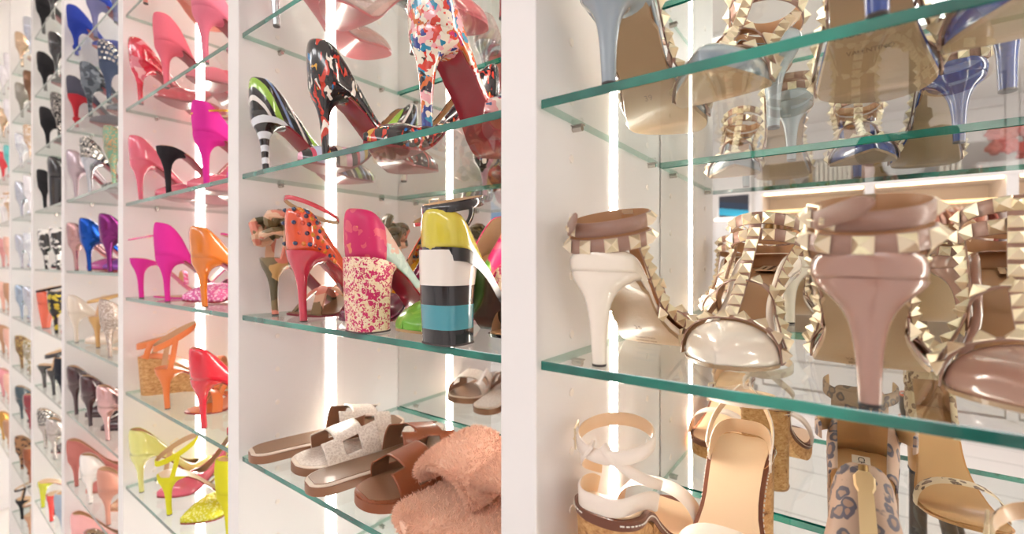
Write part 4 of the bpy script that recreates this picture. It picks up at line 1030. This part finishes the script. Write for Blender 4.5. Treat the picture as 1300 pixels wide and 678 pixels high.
# black bay
blk = suede('121016'); bp = patent('15131a'); bw = multi('spotted', [('151318', 1), ('f0ece8', 1)], 70, .05, 40)
chk = glitter('1a191c', 'e0dcd8'); ns = plain('3a3030', .5)
for a_ in [
 ('topmost black suede pump, slim heel turned out', 0, .07, 'H', blk, {}), ('topmost black pump, second from the left', 0, .24, 'H', bp, {}), ('topmost black pump beside the right divider', 0, .40, 'H', blk, {}),
 ('small black suede pump on the second black shelf', 1, .10, 'H', blk, dict(H=.08, style='dorsay')), ('black patent pump with red sole on the second black shelf', 1, .30, 'H', bp, dict(H=.095)), ('black patent pump, toe out on the second black shelf', 1, .20, 'T', bp, {}),
 ('black suede pump on the third black shelf', 2, .15, 'H', blk, {}), ('black pump trimmed with crystals on the third black shelf', 2, .34, 'H', glitter('18161c', 'd8d0c8'), dict(H=.10)), ('black suede pump, toe out on the third black shelf', 2, .24, 'T', blk, {}),
 ('round backed black suede pump beside the bootie', 3, .10, 'H', blk, dict(H=.09)), ('tall shiny black bootie with a strap', 3, .29, 'H', bp, dict(H=.095, tscale=1.3, W=1.2, ankle=(.06, .012), heelk='block')), ('shiny black bootie, toe out', 3, .40, 'T', bp, dict(heelk='block')),
 ('black and white spotted sandal with bobbles', 4, .12, 'H', bw, dict(H=.09, ankle=(.05, .014), deco='bow')), ('black and white spotted pump beside the right divider', 4, .32, 'H', bw, dict(H=.09, W=1.1)), ('black and white spotted pump with its toe out', 4, .20, 'T', bw, dict(H=.09)),
 ('sandal with a wide coral cone heel', 5, .09, 'H', patent('f06c50'), dict(H=.09, heelk='cone', style='counter', ankle=(.055, .008), strapm=blk)), ('black and yellow caged heel with a red toe', 5, .29, 'H', spots('cage', '15131a', 'd8c040', None, 60, .3), dict(H=.09, ankle=(.05, .012), strapm=bp, W=1.15)), ('black and red pump with its toe out under the caged heel', 5, .36, 'T', patent('d03030'), dict(split=bp)),
 ('slim black heel with open back', 6, .09, 'H', bp, dict(H=.085, style='mule')), ('black strap sandal with a bow at the ankle', 6, .25, 'H', bp, dict(H=.09, ankle=(.055, .014), style='sandal')), ('tall navy black pump beside the right divider', 6, .40, 'H', suede('141a28'), dict(H=.095)),
 ('black and white checked pump', 7, .11, 'H', chk, dict(H=.09, deco='studs', heelm=metallic('c8c0bc'))), ('clear and silver pump with checked toe', 7, .27, 'H', metallic('c8c0bc'), dict(H=.09)), ('checked pump with its toe out', 7, .20, 'T', chk, {}),
 ('neon yellow heel with a black toe', 8, .10, 'H', patent('e4e820'), dict(H=.095, style='mule', heelk='thick')), ('neon red heel with open back', 8, .25, 'H', patent('f43c34'), dict(H=.095, style='mule', heelk='thick')), ('black sandal with its toe out beneath the neon heels', 8, .20, 'T', bp, dict(H=.06)),
 ('pale blue grey pump beside the right divider of the black bay', 8, .40, 'H', suede('a8b8cc'), {})]:
    lab, lv, dx, face, mt, kk = a_; kk = dict(kk); q(5, lab, lv, dx, .016, face, mt, kind='heeled_shoe', **kk)
slv = metallic('c8ccd8', .2); cha = metallic('d8bca0', .25); pew = metallic('98948c', .3); cry = glitter('d0d4e0', 'ffffff'); brz = metallic('80604c', .3)
wh = patent('eeeaf0'); blush = leather('e8b8a8'); ltn = leather('c89878')
for b, lv, m1, m2, n1, n2, kk in [
 (6, 0, cha, slv, 'champagne', 'silver and rose', {}), (6, 1, pew, brz, 'pewter bow', 'bronze', {}), (6, 2, cry, glitter('e0b890', 'ffffff'), 'crystal covered', 'gold speckled', {}), (6, 3, slv, wh, 'mirror silver', 'white and silver', dict(tscale=1.2)),
 (6, 4, slv, cry, 'round silver', 'sparkling silver', dict(W=1.1)), (6, 5, metallic('a8b8cc', .2), slv, 'icy blue', 'clear grey', {}), (6, 6, glitter('6c5040', 'e8c878'), glitter('908050', 'ffffff'), 'bronze studded', 'olive gold', {}),
 (6, 7, patent('24404c'), patent('8c2030'), 'dark teal', 'maroon', {}), (6, 8, spots('lp', 'a87c58', '3c2820', None, 80), brn, 'brown leopard', 'chestnut', {}), (6, 9, blk, ltn, 'black', 'tan and black', dict(style='sandal', ankle=(.05, .008))),
 (7, 0, wh, wh, 'white', 'milky', {}), (7, 1, cha, wh, 'cream', 'ivory', {}), (7, 2, patent('e83040'), patent('60d0d0'), 'red', 'aqua', {}), (7, 3, wh, cha, 'white strap', 'beige strap', dict(style='sandal', ankle=(.05, .008))),
 (7, 4, patent('e8a0a0'), blush, 'rosy', 'soft rose', {}), (7, 5, blush, ltn, 'blush', 'camel', {}), (7, 6, ltn, blush, 'tan', 'rose beige', {}), (7, 7, patent('f0a0a8'), blush, 'candy pink', 'powder pink', {}), (7, 8, metallic('d8a860', .3), ltn, 'gold', 'honey tan', {})]:
    place = {6: 'silver', 7: 'leftmost'}[b]
    row = {0: 'top', 1: 'second', 2: 'third', 3: 'fourth', 4: 'fifth', 5: 'sixth', 6: 'seventh', 7: 'eighth', 8: 'ninth', 9: 'lowest'}[lv]
    q(b, '%s heel nearer the left divider, %s shelf of the %s bay' % (n1, row, place), lv, .13, .018, 'H', m1, kind='heeled_shoe', **kk)
    q(b, '%s heel nearer the right divider, %s shelf of the %s bay' % (n2, row, place), lv, .34, .018, 'H', m2, kind='heeled_shoe', **kk)
    q(b, '%s shoe with its toe out, %s shelf of the %s bay' % (n1, row, place), lv, .235, .02, 'T', m1, kind='heeled_shoe', **kk)

# ------------------------------------------------------------ across the room, seen in the mirrors
OY = -3.746                                # front of the wardrobe
def chunk(name, lab, cat, b, mat, group=None, bev=.004):
    o = boxobj(name, b, mat, None, bev); return tag(o, lab, cat, group)
wx = [-.705, .145, .995, 1.845]
wt = thing('wardrobe', 'long open white wardrobe lit by strips, reflected in the nearest mirror', 'wardrobe', (0, OY, 0))
boxobj('top_board', (wx[0], wx[-1]+.04, -.54, 0, 1.955, 2.0), WHITE, wt, .003); boxobj('back_board', (wx[0], wx[-1]+.04, -.55, -.53, 0, 1.955), CREAM, wt, .002); boxobj('plinth', (wx[0], wx[-1]+.04, -.54, -.02, 0, .10), WHITE, wt, .002)
for x in wx: boxobj('upright', (x-.02, x+.045, -.53, 0, .1, 1.955), WHITE, wt, .002)
for x0, x1 in zip(wx, wx[1:]):
    boxobj('led_strip', (x0+.06, x1-.03, -.035, -.015, 1.938, 1.954), emit('ffdcae', 8), wt, 0)
    bm = bmesh.new(); tube(bm, [(x0+.045, -.27, 1.80), (x1-.02, -.27, 1.80)], .014, 10); obj('hanging_rail', bm, emit('ffd49a', 2.5), wt)
    boxobj('drawer_front', (x0+.055, x1-.03, -.03, -.004, .12, .36), WHITE, wt, .003); boxobj('drawer_front', (x0+.055, x1-.03, -.03, -.004, .37, .62), WHITE, wt, .003)
rg = random.Random(11)
gcol = {0: ['c9a878', 'b89868', 'd8c4a8', 'e8d8c0', 'a88858'], 1: ['d8b04c', 'e0c8a0', 'efe3d4', 'c8a060', 'e8d0b8', 'dba890'], 2: ['e8b8a0', 'dc9c88', 'efd0c0', 'd88c80', 'e8c4b4', 'c87868'], 3: ['d89080', 'e8c0b0', 'c07868', 'f0d8cc']}
gn = {0: 'sand', 1: 'gold', 2: 'peach', 3: 'rose'}
for k, (x0, x1) in enumerate(zip(wx, wx[1:])):
    n_ = 22
    for i in range(n_):
        x = x0 + .075 + (x1-x0-.13)*i/(n_-1); col = rg.choice(gcol[k+1]); ln = rg.uniform(.75, 1.0); bm = bmesh.new(); rs_ = []
        for j in range(9):
            u = j/8; z = -.05 - ln*u; half = .03 + .19*min(1, (u*9)**.6) if u < .12 else .205 + .03*math.sin(u*4+i); th = .007 + .006*math.sin(i*1.7+u*9)
            rs_.append([(th*math.cos(a) + .006*math.sin(a*5+i+u*3), half*math.sin(a), z) for a in [2*PI*q_/14 for q_ in range(14)]])
        rings(bm, rs_); g_ = thing('hanging_garment', '%s toned garment hanging in the lit wardrobe' % gn[k+1], 'garment', (x, OY-.27, 1.80), rg.uniform(-.15, .15), '%s garments on the rail' % gn[k+1])
        obj('cloth', bm, plain(col, .85), g_); bm = bmesh.new(); tube(bm, [(0, 0, -.05), (0, 0, .012), (0, .012, .022), (0, .018, .012)], .002, 5); tube(bm, [(0, -.19, -.09), (0, 0, -.045), (0, .19, -.09)], .005, 5); obj('hanger', bm, WHITE, g_)
# things on the wardrobe
T0 = 2.0
fr = thing('picture_frame', 'framed grey picture standing on the wardrobe among pale books', 'picture', (-.43, OY-.14, T0), 0)
for bb in ((-.17, .17, -.012, .012, 0, .03), (-.17, .17, -.012, .012, .36, .39), (-.17, -.14, -.012, .012, .03, .36), (.14, .17, -.012, .012, .03, .36)): boxobj('frame_bar', bb, metallic('c8a878', .4), fr, .002)
boxobj('picture', (-.14, .14, -.006, .004, .03, .36), multi('grey_picture', [('e4ddd6', 3), ('8c8480', 2), ('b8aca4', 2), ('5c5654', 1)], 7, .5, 3, .6, 0), fr, 0)
k = 0
for x, n_, c_ in ((-.70, 4, ('efe6da', 'b89070', 'f4eee8')), (-.22, 8, ('5c4a40', 'e8ddd0', 'a08068', 'f0e8e0')), (.62, 4, ('e8ddd0', 'c8a890', '8c7464'))):
    for i in range(n_):
        h_ = rg.uniform(.19, .26); col = c_[i % len(c_)]
        bk = thing('book', '%s book standing %s' % ({'efe6da': 'ivory', 'b89070': 'tan', 'f4eee8': 'white', '5c4a40': 'dark brown', 'e8ddd0': 'cream', 'a08068': 'brown', 'f0e8e0': 'chalk white', 'c8a890': 'beige', '8c7464': 'taupe'}[col],
                    {-.70: 'left of the framed grey picture', -.22: 'right of the framed grey picture', .62: 'beside the white clock'}[x]), 'book', (x+i*.034, OY-.12, T0), 0, 'books standing on the wardrobe')
        boxobj('cover', (-.014, .014, -.08, .08, 0, h_), plain(col, .6), bk, .002); boxobj('pages', (-.011, .011, -.079, .081, .003, h_-.003), plain('f2ece0', .9), bk, 0)
ck = thing('clock', 'round white clock standing on the wardrobe', 'clock', (.40, OY-.15, T0)); bm = bmesh.new()
rings(bm, [[(.15*q_*math.cos(2*PI*a/32), y_, .16+.15*q_*math.sin(2*PI*a/32)) for a in range(32)] for q_, y_ in ((.9, -.03), (1, -.02), (1, .02), (.9, .03), (.85, .02))]); obj('clock_case', bm, WHITE, ck)
bm = bmesh.new(); tube(bm, [(0, .024, .16), (.0, .026, .25)], .004, 5); tube(bm, [(0, .024, .16), (.06, .026, .13)], .004, 5); obj('clock_hand', bm, BLACK, ck)
boxobj('clock_foot', (-.05, .05, -.03, .03, 0, .02), WHITE, ck, .003)
vs = thing('vase', 'rosy brown bulbous vase standing on the wardrobe', 'vase', (.10, OY-.15, T0)); bm = bmesh.new(); lathe(bm, [(.03, 0), (.075, .03), (.10, .10), (.09, .17), (.045, .22), (.035, .26), (.05, .29)], 24); obj('vase_body', bm, leather('b08878'), vs)
bg = thing('basket', 'pile of coral red cloth in a white tray on the wardrobe', 'basket', (1.02, OY-.16, T0)); bm = bmesh.new(); box(bm, -.2, .2, -.1, .1, 0, .08, bev=.02); obj('tray', bm, WHITE, bg)
for i in range(13):
    bm = bmesh.new(); bmesh.ops.create_icosphere(bm, subdivisions=4, radius=.055)
    for v in bm.verts: v.co *= 1 + .25*math.sin(v.co.x*90+i) * math.cos(v.co.z*97+i*2)
    bmesh.ops.translate(bm, vec=(rg.uniform(-.13, .13), rg.uniform(-.03, .03), .12+rg.uniform(0, .22)), verts=bm.verts); obj('folded_cloth', bm, plain(['e84838', 'd8584c', 'e88070'][i % 3], .8), bg)
hb = thing('handbag', 'golden yellow handbag beside the clock on the wardrobe', 'handbag', (.17, OY-.38, T0)); bm = bmesh.new(); box(bm, -.16, .16, -.06, .06, 0, .22, bev=.03); obj('bag_body', bm, leather('d8b060'), hb)
bm = bmesh.new(); tube(bm, [(.09*math.cos(PI*i/12), 0, .21+.13*math.sin(PI*i/12)) for i in range(13)], .008, 8); obj('bag_handle', bm, leather('b08040'), hb)
# low sideboard with a screen left of the wardrobe
sc_ = thing('framed_screen', 'blue and black picture in a pale frame standing on the white pillar beside the wardrobe', 'picture', (-2.15, RY0+.02, 1.86))
sc_.location = (-.925, OY-.06, 1.735)
boxobj('frame', (-.155, .155, -.03, 0, 0, .25), WHITE, sc_, .003); boxobj('picture', (-.138, .138, -.001, .004, .018, .235), bands('blue_picture', [('38b4e0', 2), ('1c3450', 2), ('2a2c38', 3)], (.15, 0, 1), .24, .3, 0, off=-.1), sc_, 0)
ps = thing('display_pillar', 'white display pillar beside the wardrobe', 'pillar', (-.925, OY-.03, 0)); boxobj('pillar_body', (-.165, .165, -.22, .03, 0, 1.715), WHITE, ps, .004); boxobj('pillar_cap', (-.17, .17, -.225, .035, 1.715, 1.735), emit('fff0dc', 3), ps, .003)
# hexagonal poster on the far left wall of the room
po = thing('poster', 'blue and rose abstract poster hanging on the far left wall', 'poster', (RX0+.012, -2.6, 1.0)); boxobj('frame', (0, .03, -1.0, 1.0, 0, 1.2), WHITE, po, .004)
boxobj('print', (.028, .033, -.95, .95, .05, 1.15), multi('abstract', [('88a8cc', 4), ('d8a0b0', 3), ('e8dcd8', 4), ('6080b0', 2), ('b0c8c0', 2)], 3, .6, 2, .6, 0), po, 0)

# ------------------------------------------------------------ the photographer's camera on its tripod
vd = Vector((-math.sin(YAW), math.cos(YAW), 0)); a = YAW
tr = thing('tripod', 'black tripod with orange locking rings under the camera, seen in the mirror', 'tripod', (.135, -.175, 0), a)
mtb = plain('1a1a1e', .35, .2); org = plain('f05a28', .4)
bm = bmesh.new(); tube(bm, [(0, 0, .62), (0, 0, 1.205)], .0165, 16); obj('centre_column', bm, mtb, tr)
bm = bmesh.new(); lathe(bm, [(.03, 0), (.034, .02), (.034, .05), (.02, .06)], 20, (0, 0, .93)); obj('column_collar', bm, mtb, tr)
for z in (.985, .93): 
    bm = bmesh.new(); tube(bm, [(.0345*math.cos(2*PI*i/20), .0345*math.sin(2*PI*i/20), z) for i in range(20)], .002, 6, True); obj('locking_ring', bm, org, tr)
for k in range(3):
    an = 2*PI*k/3 + PI/6; c_, s_ = math.cos(an), math.sin(an); bm = bmesh.new(); tube(bm, [(.03*c_, .03*s_, .90), (.22*c_, .22*s_, .45)], .014, 10); tube(bm, [(.22*c_, .22*s_, .46), (.42*c_, .42*s_, .012)], .010, 10); lg = obj('leg', bm, mtb, tr)
    bm = bmesh.new(); bmesh.ops.create_uvsphere(bm, u_segments=12, v_segments=8, radius=.016); bmesh.ops.translate(bm, vec=(.42*c_, .42*s_, .016), verts=bm.verts); obj('rubber_foot', bm, BLACK, lg)
bm = bmesh.new(); lathe(bm, [(.024, 0), (.026, .02), (.018, .03), (.022, .045), (.012, .05)], 20, (0, 0, 1.20)); obj('ball_head', bm, mtb, tr)
dc = thing('digital_camera', 'black digital camera standing on the tripod, seen in the mirror', 'camera', (.135, -.175, 1.2505), a)
bm = bmesh.new(); box(bm, -.068, .068, -.030, .030, 0, .088, bev=.010); obj('camera_body', bm, plain('15151a', .5, 0, 0, (600, .3)), dc, smooth=False)
bm = bmesh.new(); rings(bm, [[(x, y, z) for x, y in ((-w_, -d_), (w_, -d_), (w_, d_), (-w_, d_))] for w_, d_, z in ((.032, .028, .085), (.026, .024, .108), (.018, .018, .112))]); obj('viewfinder', bm, plain('15151a', .45), dc, smooth=False)
bm = bmesh.new(); rings(bm, [[(r_*math.cos(2*PI*i/32), y, .050+r_*math.sin(2*PI*i/32)) for i in range(32)] for r_, y in ((.034, .028), (.034, .06), (.036, .062), (.036, .10), (.034, .105), (.038, .12), (.040, .150), (.036, .150), (.030, .140), (.005, .139))]); obj('lens', bm, plain('101014', .35), dc)
bm = bmesh.new(); box(bm, .045, .068, .02, .045, .01, .08, bev=.008); obj('hand_grip', bm, plain('15151a', .6), dc)
